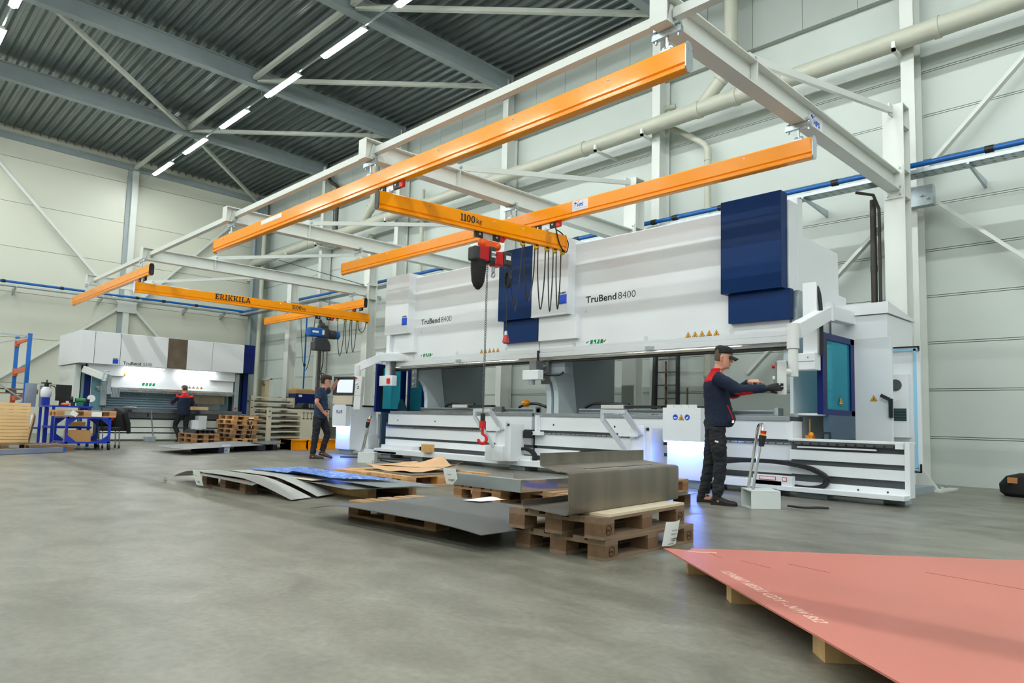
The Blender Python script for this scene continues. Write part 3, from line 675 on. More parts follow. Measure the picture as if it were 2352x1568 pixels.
MB().prism([(-.3,2.88),(.22,2.88),(.22,3.05),(.16,3.18),(.05,3.27),(-.2,3.27),(-.3,3.12)], 'xz', -.16, .16).xf(Matrix.Translation((hx,hy,0)) @ Matrix.Rotation(math.atan2(d2.y,d2.x),4,'Z')).obj('chain_bucket', HGREY, t, 0, .02)
cx_, cy_, _ = along(.16, .05); chain((cx_,cy_), 3.2, 1.35, .016).obj('chain', CHAIN, t)
cx_, cy_, _ = along(.03, .05)
MB().tube(bez([(cx_,cy_,2.95), (cx_+.01,cy_,2.5), (cx_-.04,cy_-.02,2.2), (cx_+.05,cy_+.04,2.0), (cx_,cy_,1.7), (cx_,cy_,1.2)], 8), .016, 6).torus((cx_,cy_,2.1), (1,0,0), .1, .014, 14, 6).obj('control_cable', CABLE, t)
MB().box(cx_-.05,cx_+.05,cy_-.05,cy_+.05,.95,1.2).obj('pendant', mat('pendant_brown', (120,70,40), .5), t, 0, .015)
# ================================================================ the two long press brakes
SLOT = mat('recess_steel', (92,95,98), .45, .5, var=.12, scale=6, stretch=(.3,1,4))
GREYP = mat('frame_grey', (150,162,170), .5, var=.03, scale=2)
FRAMEW = mat('frame_pale', (196,208,214), .5, var=.02)
CLAMP = mat('tool_clamp_steel', (190,190,184), .28, .8, var=.06, scale=5, stretch=(.2,1,6))
RAILS = mat('rail_steel', (168,172,178), .25, .85, var=.08, scale=20, stretch=(.1,1,1))
CHAINB = mat('energy_chain_black', (17,18,20), .55, var=.1, scale=60, bump=.4, bscale=60)
gl = bpy.data.materials.new('guard_glass_teal'); gl.use_nodes = True
g = gl.node_tree.nodes['Principled BSDF']; g.inputs['Base Color'].default_value = rgb((70,190,215)); g.inputs['Roughness'].default_value = .08
g.inputs['Transmission Weight'].default_value = .72; g.inputs['IOR'].default_value = 1.1
GLASS = gl
def sign_tri(parent, c, s, X=(1,0,0), Y=(0,0,1)):
    c, X, Y = Vector(c), Vector(X), Vector(Y); n = X.cross(Y)
    def q(u, v, k): return c + X*u*s + Y*v*s + n*k
    mb = MB().poly([q(-.5,-.43,.001), q(.5,-.43,.001), q(0,.43,.001)]).poly([q(-.4,-.37,.002), q(.4,-.37,.002), q(0,.32,.002)])
    mb.poly([q(-.16,-.28,.003), q(.16,-.28,.003), q(.12,-.2,.003), q(-.12,-.2,.003)]).poly([q(-.08,-.16,.003), q(.02,-.18,.003), q(.1,.04,.003), q(.0,.06,.003)])
    mb.bm.faces.ensure_lookup_table(); mb.bm.faces[1].material_index = 1
    return mb.obj('warning_sticker', [BLACKINK, SIGNY], parent)
def sign_strip(parent, c, w, h):
    x, y, z = c
    p = MB().poly([(x,y,z), (x+w,y,z), (x+w,y,z+h), (x,y,z+h)]).obj('safety_sticker', PLATE, parent)
    mb = MB()
    for k in range(4): u = x + w*(.2+.16*k); mb.poly([(u,y-.001,z+h*.08), (u+w*.13,y-.001,z+h*.08), (u+w*.15,y-.001,z+h*.92), (u+w*.03,y-.001,z+h*.92)])
    mb.obj('green_print', GREEN, p)
    mb = MB()
    for u in (.03, .84): mb.poly([(x+w*u,y-.001,z+h*.3), (x+w*(u+.03),y-.001,z+h*.25), (x+w*(u+.13),y-.001,z+h*.75), (x+w*(u+.1),y-.001,z+h*.8)]).poly([(x+w*u,y-.0015,z+h*.3), (x+w*(u+.05),y-.0015,z+h*.62), (x+w*(u+.02),y-.0015,z+h*.66), (x+w*(u-.01),y-.0015,z+h*.36)])
    for k in (0,1,3): u = x+w*(.27+.16*k); mb.poly([(u,y-.002,z+h*.3), (u+w*.03,y-.002,z+h*.25), (u+w*.05,y-.002,z+h*.7), (u+w*.02,y-.002,z+h*.7)])
    mb.obj('black_print', BLACKINK, p)
    MB().poly([(x+w*.36,y-.0025,z+h*.15), (x+w*.42,y-.0025,z+h*.1), (x+w*.46,y-.0025,z+h*.4), (x+w*.4,y-.0025,z+h*.5)]).poly([(x+w*.53,y-.0025,z+h*.5), (x+w*.56,y-.0025,z+h*.4), (x+w*.6,y-.0025,z+h*.85), (x+w*.57,y-.0025,z+h*.9)]).obj('white_print', PLATE, p)
def logo(parent, x, y, z, w):
    MB().box(x, x+w, y-.002, y, z, z+w*.84).obj('logo_square', LOGO, parent)
    MB().text('TRUMPF', w*.25, (x, y-.0005, z+w*.9), (1,0,0), (0,0,1), .035, .001, sx=.97).obj('logo_lettering', BLACKINK, parent)
def energy_chain(parent, pts, w=.05, h=.055):
    """flat black link chain following a path in a vertical plane"""
    P = bez(pts, 8); mb = MB()
    for a, b in zip(P[:-1], P[1:]):
        d = (b-a); a2 = a - d*.08
        mb.bar(a2, b, w*1.7, h, (0,0,1) if abs(d.normalized().z) < .97 else (1,0,0))
    return mb.obj('energy_chain', CHAINB, parent)
YR, YB = 9.7, 9.5
def press_brake(x0, x1, left, lab):
    t = thing('press_brake', lab, 'machine', ((x0+x1)/2, 10.5, 0), 'tandem press brakes')
    ram = MB().box(x0+.005, x1-.005, YR, YR+.28, 2.22, 4.19).obj('ram_cover', WHITE, t, 0, .008)
    MB().box(x0+.01, x1-.01, YR-.015, YR+.2, 2.13, 2.217).obj('lower_ram_strip', WHITE, t, 0, .005)
    MB().prism([(YR-.01,2.125), (YR-.03,2.1), (YR-.02,2.065), (YR+.1,2.055), (YR+.12,2.125)], 'yz', x0+.02, x1-.02).obj('tool_clamp', CLAMP, t)
    MB().box(x0+.02, x1-.02, YR, YR+.13, 2.03, 2.056).obj('punch_holder', DARK, t)
    for xx, z in (((x0+.88), 2.33), (x0+2.45, 2.34), (x0+4.0, 2.345), (x0+1.14, 2.91)): MB().cyl((xx,YR-.004,z), (xx,YR+.01,z), .042 if z < 2.5 else .025, n=20).obj('cover_cap', mat('cap_grey', (205,210,214), .45), ram, S30)
    # protruding covers
    bx = MB().box(x0-.06, x0+.87, YB, YR+.3, 2.875, 4.28).obj('upper_cover', WHITE, t, 0, .006)
    MB().box(x0+.06, x0+1.0, YR-.1, YR+.01, 2.43, 2.87).obj('lower_cover', WHITE, t, 0, .006)
    MB().box(x1-.97, x1-.03, YB, YR+.01, 2.885, 4.29).obj('upper_cover', BLUE, t, 0, .006, 'dark blue upper cover')
    MB().box(x1-.9, x1+.05 if not left else x1+.06, YR-.1, YR+.01, 2.445, 2.88).obj('lower_cover', BLUE, t, 0, .006, 'dark blue lower cover')
    logo(bx, x0+.64, YB, 3.065, .205)
    MB().text('TruBend', .17, (x0+1.13, YR-.001, 3.065), (1,0,0), (0,0,1), .016, .001, fit=.69).obj('lettering', BLACKINK, ram)
    MB().text('8400', .176, (x0+1.86, YR-.001, 3.063), (1,0,0), (0,0,1), -.012, .001, fit=.365).obj('lettering', BLACKINK, ram)
    sign_strip(ram, (x0+1.15, YR-.002, 2.305), .48, .09)
    tx = x1-1.65 if left else x1-1.645
    for k in range(5): sign_tri(ram, (tx+.1235*k, YR-.001, 2.345), .105)
    MB().box(x0+2.45, x0+2.62, YR-.03, YR-.014, 2.15, 2.2).obj('display_box', GALV, ram)
    # hydraulic body and side frames behind
    MB().prism([(YR+.28,2.3), (YR+.28,4.29), (10.14,4.29), (10.15,3.74), (11.45,3.72), (11.47,3.05), (11.78,3.04), (11.78,2.3)], 'yz', x0+.03, x1).obj('rear_body', WHITE, t, 0, .006)
    for xa, s in ((x0+.2, 0), (x1-.12, 1)):
        xa = x0+.85 if (left and s == 0) else xa
        xa = x0+.06 if (not left and s == 0) else xa
        throat = [(9.75,2.3), (9.75,1.86), (9.82,1.84), (9.92,1.78), (10.0,1.68), (10.06,1.52), (10.08,1.35), (10.08,1.0), (9.9,.95), (9.9,.2), (10.9,.2), (10.62,1.1), (10.42,2.3)]
        if s == 1 and not left: throat[-3:] = [(11.0,.2), (11.0,1.1), (10.95,2.3)]
        MB().prism(throat, 'yz', xa, xa+.12).obj('side_frame', FRAMEW, t)
        if not (s == 1 and not left): MB().box(xa-.08, xa-.03, 10.3, 12.0, .25, 2.3).obj('rear_panel', GREYP, t)
        if s == 0:
            cl = MB().box(xa+.02, xa+.2, 9.68, 9.74, 1.62, 2.04).obj('bearing_block', STEEL, t)
            for z in (1.7, 1.83, 1.96): MB().cyl((xa+.11,9.68,z), (xa+.11,9.65,z), .03, n=10).obj('bolt', CLAMP, cl)
    # lower table
    MB().box(x0+.19 if left else x0+.02, x1+.04 if not left else x1-.03, 9.58, 10.0, 1.01, 1.075).obj('table_top', RAILS, t, 0, .004)
    xl, xr = (x0+.1 if left else x0+.03), (x1+.07 if not left else x1-.05)
    tb = MB().box(xl, xr, 9.6, 9.9, .755, 1.01).obj('table_face', WHITE, t, 0, .003)
    MB().box(xl-.0, xr, 9.66, 9.92, .1, .76).obj('recess', SLOT, t)
    for z0, z1 in ((.47,.685), (.285,.415)): MB().box(xl-.08 if left else xl, xr, 9.6, 9.68, z0, z1).obj('front_panel', WHITE, t, 0, .003)
    MB().box(xl-.04, xr-.02, 9.57, 9.66, .69, .71).obj('guide_rail', RAILS, t)
    h = MB(); xx = xl + .1
    while xx < xr-.1: h.box(xx, xx+.016, 9.565, 9.571, .694, .706); xx += .115
    h.obj('rail_holes', DARK, t)
    MB().box(xl-.1, xr-.02, 9.3, 9.62, .09, .2).obj('base_ledge', WHITE, t, 0, .004)
    MB().box(xl+.05 if left else xl+.9, (xl+1.25) if left else xl+2.2, 9.4, 9.62, .2, .29).obj('cable_duct', WHITE, t, 0, .003)
    for xx in ((-13.86,-12.65,-9.5) if left else (-7.0,-4.63,)): MB().box(xx-.2, xx+.2, 9.4, 9.75, 0, .09).obj('foot', GREYP, t, 0, .005)
    for xx in (x0+1.9, x0+.5): MB().cyl((xx,9.597,.86), (xx,9.605,.86), .018, n=12).obj('hole', DARK, tb)
    # back gauge on top
    bg = MB().box(x0+.85 if left else x0+.78, x1-.3 if left else x1-.38, 9.98, 10.08, 1.095, 1.17).obj('gauge_beam', GALV, t)
    MB().box(x0+.86 if left else x0+.79, x1-.31 if left else x1-.39, 9.97, 9.98, 1.11, 1.15).obj('gauge_slot', SLOT, bg)
    gx = x0+2.1 if left else x0+1.35
    MB().box(gx, gx+.5, 9.9, 10.12, 1.17, 1.24).obj('gauge_finger', mat('gauge_silver', (205,205,200), .4, .2), t, 0, .008)
    MB().box(gx+.5, gx+1.25, 9.93, 10.05, 1.19, 1.23).obj('gauge_finger', DARK, t)
    MB().box(gx+1.35, gx+1.6, 9.9, 9.98, 1.09, 1.2).obj('gauge_block', STEEL, t)
    MB().box(x1-.36, x1-.3, 9.95, 10.12, 1.09, 1.2).obj('beam_end', GALV, t)
    MB().tube(bez([(gx-.6,10.2,1.2), (gx-.4,10.2,1.27), (gx,10.2,1.27), (gx+.4,10.2,1.25)], 5), .028, 8).obj('gauge_cable', DARK, t)
    if left: MB().tube(bez([(-10.4,10.3,1.2), (-10.2,10.3,1.26), (-9.9,10.3,1.27), (-9.6,10.3,1.2)], 5), .028, 8).obj('gauge_cable', DARK, t); MB().sph((-10.15,10.25,1.28), (.09,.09,.07), 12, 8).cyl((-10.15,10.25,1.25),(-10.15,10.16,1.3),.03).obj('sensor', mat('sensor_orange', (240,150,10), .4), t, .6)
    return t
m1 = press_brake(-14.2, -9.295, True, 'left one of the two large white press brakes, behind the red hoist')
m2 = press_brake(-9.285, -4.39, False, 'right one of the two large white press brakes, above the capped worker')
# ---- joint between the machines
MB().box(-9.17, -9.12, 9.5, 9.6, .7, 1.03).box(-9.28, -9.0, 9.48, 9.58, .66, .73).obj('joint_bracket', WHITE, m1, 0, .004)
MB().cyl((-9.21,9.47,.695), (-9.21,9.485,.695), .02, n=10).obj('knob', DARK, m1)
MB().box(-9.43, -9.02, 9.4, 9.55, 1.69, 1.87).obj('light_curtain_box', WHITE, m1, 0, .01)
MB().box(-9.3, -9.12, 9.45, 9.7, 1.87, 2.05).obj('curtain_mount', STEEL, m1); MB().box(-9.14, -8.7, 9.78, 9.95, 1.82, 2.04).obj('curtain_arm', GREYP, m1)
MB().cyl((-9.25,9.48,1.6), (-9.25,9.48,1.69), .06, n=14).obj('curtain_lens', GREYP, m1)
MB().tube(bez([(-9.05,9.6,1.8), (-8.9,9.65,1.78), (-8.75,9.7,1.79), (-8.7,9.75,1.84)], 4), .02, 8).obj('hose', DARK, m1)
MB().box(-9.31, -9.27, 9.66, 9.72, 2.0, 2.26).obj('joint_seal', DARK, m1)
# ---- left end of the left machine: light-curtain post and glazed guard
MB().box(-14.16, -14.03, 9.5, 9.62, 1.86, 2.87).obj('curtain_post', WHITE, m1, 0, .005); MB().box(-14.02, -13.97, 9.55, 9.66, 1.85, 2.42).obj('curtain_track', STEEL, m1)
MB().box(-14.28, -13.75, 9.42, 9.56, 1.66, 1.9).obj('light_curtain_box', WHITE, m1, 0, .01)
MB().box(-13.93, -13.83, 9.39, 9.45, 1.71, 1.83).obj('curtain_lamp', RED, m1)
def guard(t, x, y0, y1, z0, zm, zt, side):
    f = MB().box(x-.04, x+.04, y0, y0+.12, zm-.02, zt).box(x-.03, x+.03, y0+.12, y1, zt-.09, zt).box(x-.03, x+.03, y1-.14, y1, zm-.02, zt).box(x-.03, x+.03, y0+.12, y1, zm-.02, zm+.06).obj('guard_frame', NAVY, t, 0, .004)
    MB().box(x-.006, x+.006, y0+.2, y1-.14, zm+.06, zt-.09).obj('guard_glass', GLASS, f)
    MB().box(x-.02, x+.02, y0+.12, y0+.2, zm+.06, zt-.09).obj('guard_seal', DARK, f)
    MB().box(x-.04, x+.03, y0+.2, y1+.03, z0, zm-.02).obj('guard_panel', mat('guard_slate', (58,82,104), .45), t)
    return f
f = guard(m2, -4.0, 9.75, 10.93, .77, 1.13, 2.25, 1)
sign_tri(f, (-3.98, 10.42, 1.33), .15, (0,1,0))
f = guard(m1, -14.72, 9.62, 10.5, .2, 1.07, 2.22, -1)
MB().box(-14.7, -14.0, 10.55, 10.62, .2, 2.2).obj('guard_frame', NAVY, m1); MB().box(-14.55, -14.08, 10.54, 10.55, 1.1, 2.15).obj('guard_glass', GLASS, m1)
MB().prism([(-14.75,1.05),(-14.35,1.05),(-14.45,1.25),(-14.55,1.38),(-14.64,1.38),(-14.72,1.25)], 'xz', 10.3, 10.34).obj('gauge_arm', mat('dark_teal', (30,60,70), .5), m1)
# right end of the right machine
MB().box(-4.43, -4.385, 9.78, 10.75, 1.12, 2.02).obj('end_panel', FRAMEW, m2); MB().box(-4.43, -4.385, 9.95, 10.8, .76, 1.1).obj('end_panel', FRAMEW, m2)
MB().box(-4.4, -4.0, 9.9, 11.0, 1.1, 1.13).obj('shelf_plate', WHITE, m2)
MB().box(-4.12, -3.93, 9.5, 9.7, 1.93, 2.9).obj('curtain_post', WHITE, m2, 0, .005)
MB().box(-4.22, -3.93, 9.42, 9.62, 1.7, 1.93).obj('light_curtain_box', WHITE, m2, 0, .01)
MB().box(-4.215, -3.935, 9.415, 9.42, 1.815, 1.82).obj('seam', SLOT, m2); sign_tri(m2, (-4.02, 9.415, 1.87), .03)
MB().box(-4.37, -4.27, 9.72, 9.85, 2.3, 2.86).box(-4.36,-4.28,9.7,9.72,2.34,2.6).obj('slide_cover', GALV, m2)
MB().tube(bez([(-4.04,9.56,2.88), (-3.98,9.55,2.87), (-3.93,9.55,2.8), (-3.9,9.55,2.62), (-3.89,9.55,2.3), (-3.89,9.55,1.9)], 6), .027, 8).obj('corrugated_hose', CHAINB, m2)
MB().cyl((-4.25,10.0,.82), (-4.25,10.0,1.05), .008, n=6).obj('rod', SIGNY, m2); MB().box(-4.3,-4.2,9.96,10.06,.765,.82).sph((-4.22,9.97,.83),.04,10,6).obj('limit_switch', mat('sensor_orange', (240,150,10)), m2)
MB().tube([(-4.05,9.95,.77),(-4.05,9.95,.86),(-3.95,9.95,.86),(-3.95,9.95,.77)], .018, 8).obj('handle', DARK, m2)
# open side extension rail of the right machine
t = m2
for z0, z1, y0 in ((.745,.775,9.46), (.494,.625,9.5), (.301,.429,9.5), (.124,.204,9.5)): MB().box(-4.32, -2.88, y0, 9.56, z0, z1).obj('extension_bar', WHITE, t, 0, .003)
MB().box(-4.32, -2.88, 9.56, 9.6, .1, .75).obj('extension_recess', SLOT, t)
MB().box(-4.32, -2.9, 9.56, 9.98, .745, .775).obj('extension_top', WHITE, t)
MB().box(-4.2, -3.2, 9.47, 9.5, .655, .675).obj('guide_rail', WHITE, t)
h = MB()
for k in range(12): h.cyl((-4.25+.115*k,9.455,.715), (-4.25+.115*k,9.47,.715), .012, n=8)
MB().box(-4.3, -2.92, 9.47, 9.5, .7, .745).obj('hole_strip', SLOT, t); h.obj('rail_holes', DARK, t)
MB().box(-2.88, -2.82, 9.48, 9.66, .1, .775).obj('end_post', WHITE, t, 0, .004); MB().box(-2.97,-2.885,9.44,9.5,.69,.77).obj('end_bracket', WHITE, t)
MB().box(-4.4, -2.83, 9.28, 9.5, .08, .14).obj('base_ledge', WHITE, t, 0, .004)
MB().box(-4.4, -2.9, 9.4, 9.7, .06, .12).obj('base_beam', SLOT, t); MB().box(-4.2, -3.8, 9.45, 9.8, 0, .08).box(-3.2,-2.95,9.7,9.95,0,.1).obj('foot', GREYP, t)
for x in (-3.86,-3.43,-3.08): MB().cyl((x,9.495,.155), (x,9.505,.155), .012, n=10).obj('hole', DARK, t)
for x0_, x1_, z0, z1, c in ((-4.66,-4.42,.205,.255,1), (-4.33,-4.27,.2,.255,1)):
    fr = MB().box(x0_,x1_,9.294,9.3,z0,z1).obj('red_frame_sticker', RED, t); MB().box(x0_+.008,x1_-.008,9.292,9.294,z0+.008,z1-.008).obj('sticker_field', PLATE, fr)
MB().box(-4.75,-4.2,9.3,9.4,.14,.27).obj('cable_duct', WHITE, t)
for x0_, x1_ in ((-13.9,-13.84), (-13.76,-13.62)): MB().box(x0_,x1_,9.396,9.4,.215,.265).obj('sticker_field', PLATE, m1)
energy_chain(m2, [(-5.35,9.42,.39), (-4.95,9.42,.44), (-4.5,9.42,.45), (-4.1,9.42,.41), (-3.88,9.42,.34), (-3.79,9.42,.26), (-3.84,9.42,.17), (-4.05,9.42,.13), (-4.3,9.42,.14)])
energy_chain(m1, [(-9.6,9.42,.36), (-9.35,9.42,.4), (-9.17,9.42,.37), (-9.07,9.42,.28), (-9.1,9.42,.19), (-9.28,9.42,.15), (-9.5,9.42,.15)])
energy_chain(m2, [(-8.12,9.42,.2), (-8.12,9.42,.29), (-8.0,9.42,.38), (-7.8,9.42,.42), (-7.4,9.42,.43), (-6.9,9.42,.41)])
MB().box(-10.35,-9.1,9.33,9.42,.2,.28).obj('cable_duct', WHITE, m1)
# pine block wedged on the ledge
tag(MB().box(-12.26, -11.96, 9.22, 9.34, .2, .37).obj('wood_block', mat('pine_knotty', (206,160,98), .65, var=.15, scale=4, stretch=(8,1,1))), 'knotty pine block standing on the ledge of the left white machine', 'block')

# ---- sheet followers (folding support arms that run along the table)
def follower(x, m, lab):
    t = thing('sheet_follower', lab, 'support arm', (x, 9.2, 0), 'white sheet support arms')
    MB().prism([(x-.2,9.05), (x-.08,9.0), (x+.06,9.05), (x+.06,9.3), (x-.2,9.3)], 'xy', .44, .9).obj('column', WHITE, t, 0, .006)
    MB().prism([(x-.42,9.0), (x-.16,8.93), (x+.06,9.0), (x+.06,9.3), (x-.42,9.3)], 'xy', .17, .45).obj('carriage_box', WHITE, t, 0, .006)
    MB().box(x+.06, x+.16, 9.1, 9.45, .17, .86).obj('flange', WHITE, t, 0, .004)
    MB().cyl((x+.1,9.08,.84), (x+.1,9.11,.84), .025, n=10).obj('knob', DARK, t); MB().box(x+.18,x+.34,9.4,9.52,.6,.74).obj('coupling', DARK, t)
    f = MB()
    for dy in (0,):
        f.bar((x-.62,8.88,1.1), (x-.16,8.88,1.1), .05, .06)
        f.bar((x-.61,8.88,1.12), (x-.61,8.88,.95), .07, .04, (0,1,0)); f.bar((x-.61,8.88,.97), (x-.13,8.95,.42), .07, .04, (0,1,0))
        f.bar((x-.2,8.88,1.1), (x+.02,9.02,.74), .08, .045, (0,1,0))
    f.obj('support_frame', mat('frame_silver_white', (206,212,220), .35, .3), t)
    MB().box(x-.34, x+.0, 8.93, 8.98, .72, .77).obj('lower_bar', WHITE, t)
    return t
follower(-9.55, m1, 'white folding support arm near the hook, on the left machine')
follower(-6.46, m2, 'white folding support arm left of the glowing console, on the right machine')

# ---- operator consoles with blue work light below
GLOWM = bpy.data.materials.new('blue_work_light'); GLOWM.use_nodes = True
e = GLOWM.node_tree.nodes['Principled BSDF']; e.inputs['Base Color'].default_value = (.6,.7,1,1)
e.inputs['Emission Color'].default_value = (.10,.22,1.0,1); e.inputs['Emission Strength'].default_value = GLOW
def console(x0, lab, right):
    t = thing('operator_console', lab, 'console', (x0+.32, 9.4, 0), 'white consoles with blue light')
    MB().box(x0, x0+.66, 9.12, 9.84, .12, 1.16).obj('body', WHITE, t, 0, .006)
    MB().box(x0+.0, x0+.64, 9.0, 9.12, .68, 1.17).obj('front_panel', WHITE, t, 0, .004)
    mb = MB()
    for k in range(4): mb.box(x0+.07+.125*k, x0+.19+.125*k, 9.0, 9.03, 1.17, 1.215)
    mb.obj('panel_tabs', WHITE, t)
    MB().box(x0+.0, x0+.67, 9.13, 9.86, 1.16, 1.2).obj('top_mat', DARK, t, 0, .004)
    MB().box(x0+.01, x0+.64, 9.02, 9.1, .664, .68).obj('light_strip', GLOWM, t)
    for k, m in ((0, LOGO), (2, LOGO)): MB().cyl((x0+.22+.1*k, 8.997, 1.03), (x0+.22+.1*k, 9.0, 1.03), .042, n=24).obj('sticker', m, t)
    MB().poly([(x0+.2,8.995,1.01), (x0+.24,8.995,1.01), (x0+.25,8.995,1.03), (x0+.19,8.995,1.03)]).poly([(x0+.4,8.995,1.0), (x0+.44,8.995,1.02), (x0+.44,8.995,1.05), (x0+.42,8.995,1.03), (x0+.4,8.995,1.03)]).obj('sticker_print', PLATE, t)
    sign_tri(t, (x0+.32, 8.998, 1.03), .1)
    for zz in (.75, .95, 1.12): MB().cyl((x0+.66,9.2,zz), (x0+.664,9.2,zz), .006, n=6).obj('screw', DARK, t)
    for y in (9.2, 9.76): MB().box(x0+.05, x0+.6, y, y+.06, 0, .12).obj('foot', GREYP, t)
    return t
console(-15.64, 'white console with blue light below beside the worker in short sleeves', False)
console(-6.03, 'white console with blue light below behind the stacked pallets and capped worker', True)
MB().box(-14.95,-14.9,9.84,9.95,.4,1.0).box(-14.95,-14.85,9.55,9.84,.13,.5).obj('carriage', WHITE, m1, 0, .005)
MB().cyl((-14.75,9.9,.6), (-14.75,9.9,.88), .05, n=14).box(-14.9,-14.6,9.95,10.05,.35,.8).obj('drive_motor', GALV, m1)
MB().box(-15.6,-13.3,9.3,9.6,.09,.14).obj('base_ledge', WHITE, m1)

# ---- swivel arms and control panels
SCREEN = bpy.data.materials.new('screen_on'); SCREEN.use_nodes = True
e = SCREEN.node_tree.nodes['Principled BSDF']; e.inputs['Base Color'].default_value = (.05,.05,.06,1)
e.inputs['Emission Color'].default_value = (.82,.93,1,1); e.inputs['Emission Strength'].default_value = .95
PANEL = mat('panel_grey_white', (214,216,216), .4, var=.01)
t = thing('control_panel', 'white swivel control panel on a jointed arm that the capped worker touches', 'control panel', (-3.75, 8.25, 1.4))
MB().bar((-4.1,11.6,2.62), (-4.02,9.95,2.55), .16, .2).obj('rear_arm', WHITE, t, 0, .01)
MB().bar((-4.0,10.05,2.55), (-3.74,8.42,2.1), .14, .19).obj('front_arm', WHITE, t, 0, .01)
MB().cyl((-4.0,10.0,2.42), (-4.0,10.0,2.68), .1, n=18).obj('elbow', WHITE, t, S30)
MB().tube([(-3.72,8.3,1.53),(-3.72,8.3,1.86)], .058, 18).tube([(-3.72,8.3,1.865),(-3.72,8.3,2.17)], .072, 18).obj('post', PANEL, t, S30)
MB().cyl((-3.72,8.3,1.58), (-3.8,8.2,1.58), .045, n=14).obj('joint', PANEL, t, S30)
Mx = Matrix.Translation((-3.75,8.05,1.58)) @ Matrix.Rotation(math.radians(27),4,'Z') @ Matrix.Rotation(math.radians(3),4,'X')
pm = MB().box(-.055,.05,-.17,.3,-.28,.12).xf(Mx).obj('housing', PANEL, t, 0, .012)
MB().box(-.075,-.056,-.16,.29,-.26,.1).xf(Mx).obj('screen', mat('screen_grey', (120,128,130), .15), t)
for z in (-.2,-.16): MB().box(-.02,.015,-.175,-.17,z-.015,z+.015).xf(Mx).obj('button', DARK, pm)
MB().cyl((0,0,0),(-.05,0,0),.022,n=12).xf(Mx@Matrix.Translation((-.06,-.12,.05))).obj('emergency_stop', RED, pm)
MB().cyl((0,0,0),(-.04,0,0),.03,n=12).xf(Mx@Matrix.Translation((-.06,-.12,-.09))).obj('dial', WHITE, pm)
t = thing('control_panel', 'swivel control panel with lit screen beside the worker in short sleeves', 'control panel', (-14.3, 8.6, 1.5))
MB().bar((-13.5,9.8,2.35), (-14.3,9.35,2.34), .16, .2).obj('rear_arm', WHITE, t, 0, .01)
MB().bar((-14.2,9.4,2.34), (-14.5,8.9,2.05), .13, .18).obj('front_arm', WHITE, t, 0, .01)
MB().cyl((-14.25,9.38,2.2), (-14.25,9.38,2.46), .09, n=16).obj('elbow', WHITE, t, S30)
MB().cyl((-14.46,8.93,1.45), (-14.46,8.93,2.12), .075, n=16).obj('post', PANEL, t, S30)
Mx = Matrix.Translation((-14.36,8.6,1.6)) @ Matrix.Rotation(math.radians(22),4,'Z') @ Matrix.Rotation(math.radians(-4),4,'X')
pm = MB().box(-.36,.42,-.02,.1,-.2,.24).xf(Mx).obj('housing', PANEL, t, 0, .012)
bz = MB().box(-.36,.24,-.035,-.02,-.195,.235).xf(Mx).obj('bezel', DARK, t, 0, .004)
MB().box(-.24,.2,-.039,-.035,-.14,.16).xf(Mx).obj('screen', SCREEN, bz)
mb = MB().box(-.33,-.25,-.039,-.035,-.12,.14).xf(Mx).obj('screen_sidebar', mat('screen_dark', (30,36,48), .3), bz)
for z in (0, -.04): MB().box(.32,.35,-.024,-.02,z-.012,z+.012).xf(Mx).obj('button', DARK, pm)
MB().cyl((.29,-.02,.08),(.29,-.05,.08),.03,n=12).xf(Mx).obj('dial', WHITE, pm); MB().cyl((.27,-.02,.2),(.27,-.06,.2),.02,n=12).xf(Mx).obj('emergency_stop', RED, pm)
MB().box(-.34,.2,-.02,.06,-.4,-.22).xf(Mx).obj('note_board', mat('cardboard_pale', (198,184,164), .8), pm)
MB().box(.24,.42,-.01,.08,-.52,-.2).xf(Mx).obj('support_plate', PANEL, pm)

# ---- electrical cabinet with an open door, right of the machine
t = thing('electrical_cabinet', 'tall white electrical cabinet with open door at the right machine end', 'cabinet', (-3.8, 11.6, 0))
MB().box(-4.35, -3.55, 11.05, 12.2, .1, 2.62).obj('body', WHITE, t, 0, .006)
MB().prism([(11.02,2.63),(12.25,2.63),(12.25,2.66),(11.02,2.8)], 'yz', -4.42, -3.52).obj('top_cover', WHITE, t)
d = MB().box(-4.03, -3.46, 10.93, 10.98, .35, 2.27).obj('door', WHITE, t, 0, .008)
sign_tri(d, (-3.71, 10.928, 1.38), .1)
MB().bar((-3.6,10.88,1.42), (-3.49,10.9,1.36), .03, .05).box(-3.5,-3.45,10.89,10.93,1.1,1.37).obj('door_handle', DARK, d)
d2 = MB().box(-3.75, -3.2, 11.3, 11.36, .32, 2.15).obj('open_door', WHITE, t, 0, .006)
MB().box(-3.74,-3.22,11.28,11.3,2.08,2.11).box(-3.28,-3.245,11.28,11.3,.38,2.11).box(-3.74,-3.245,11.28,11.3,.36,.39).obj('door_seal', mat('seal_light_blue', (150,205,235), .3), d2)
MB().box(-3.74,-3.21,11.285,11.3,2.13,2.15).box(-3.225,-3.2,11.285,11.3,2.08,2.15).box(-3.74,-3.21,11.285,11.3,.325,.345).box(-3.225,-3.2,11.285,11.3,.33,.45).obj('edge_strip', DARK, d2)
ac = MB().box(-3.66,-3.33,11.2,11.3,.82,1.74).obj('cooling_unit', WHITE, d2, 0, .004)
MB().cyl((-3.5,11.19,1.58),(-3.5,11.2,1.58),.085,n=24).obj('fan_grille', SLOT, ac)
mb = MB().box(-3.58,-3.36,11.195,11.2,1.06,1.24).obj('vent', mat('vent_dark_green', (20,62,66), .5), ac)
for k in range(4): MB().box(-3.575,-3.365,11.185,11.195,1.08+.04*k,1.09+.04*k).obj('vent_slat', SLOT, ac)
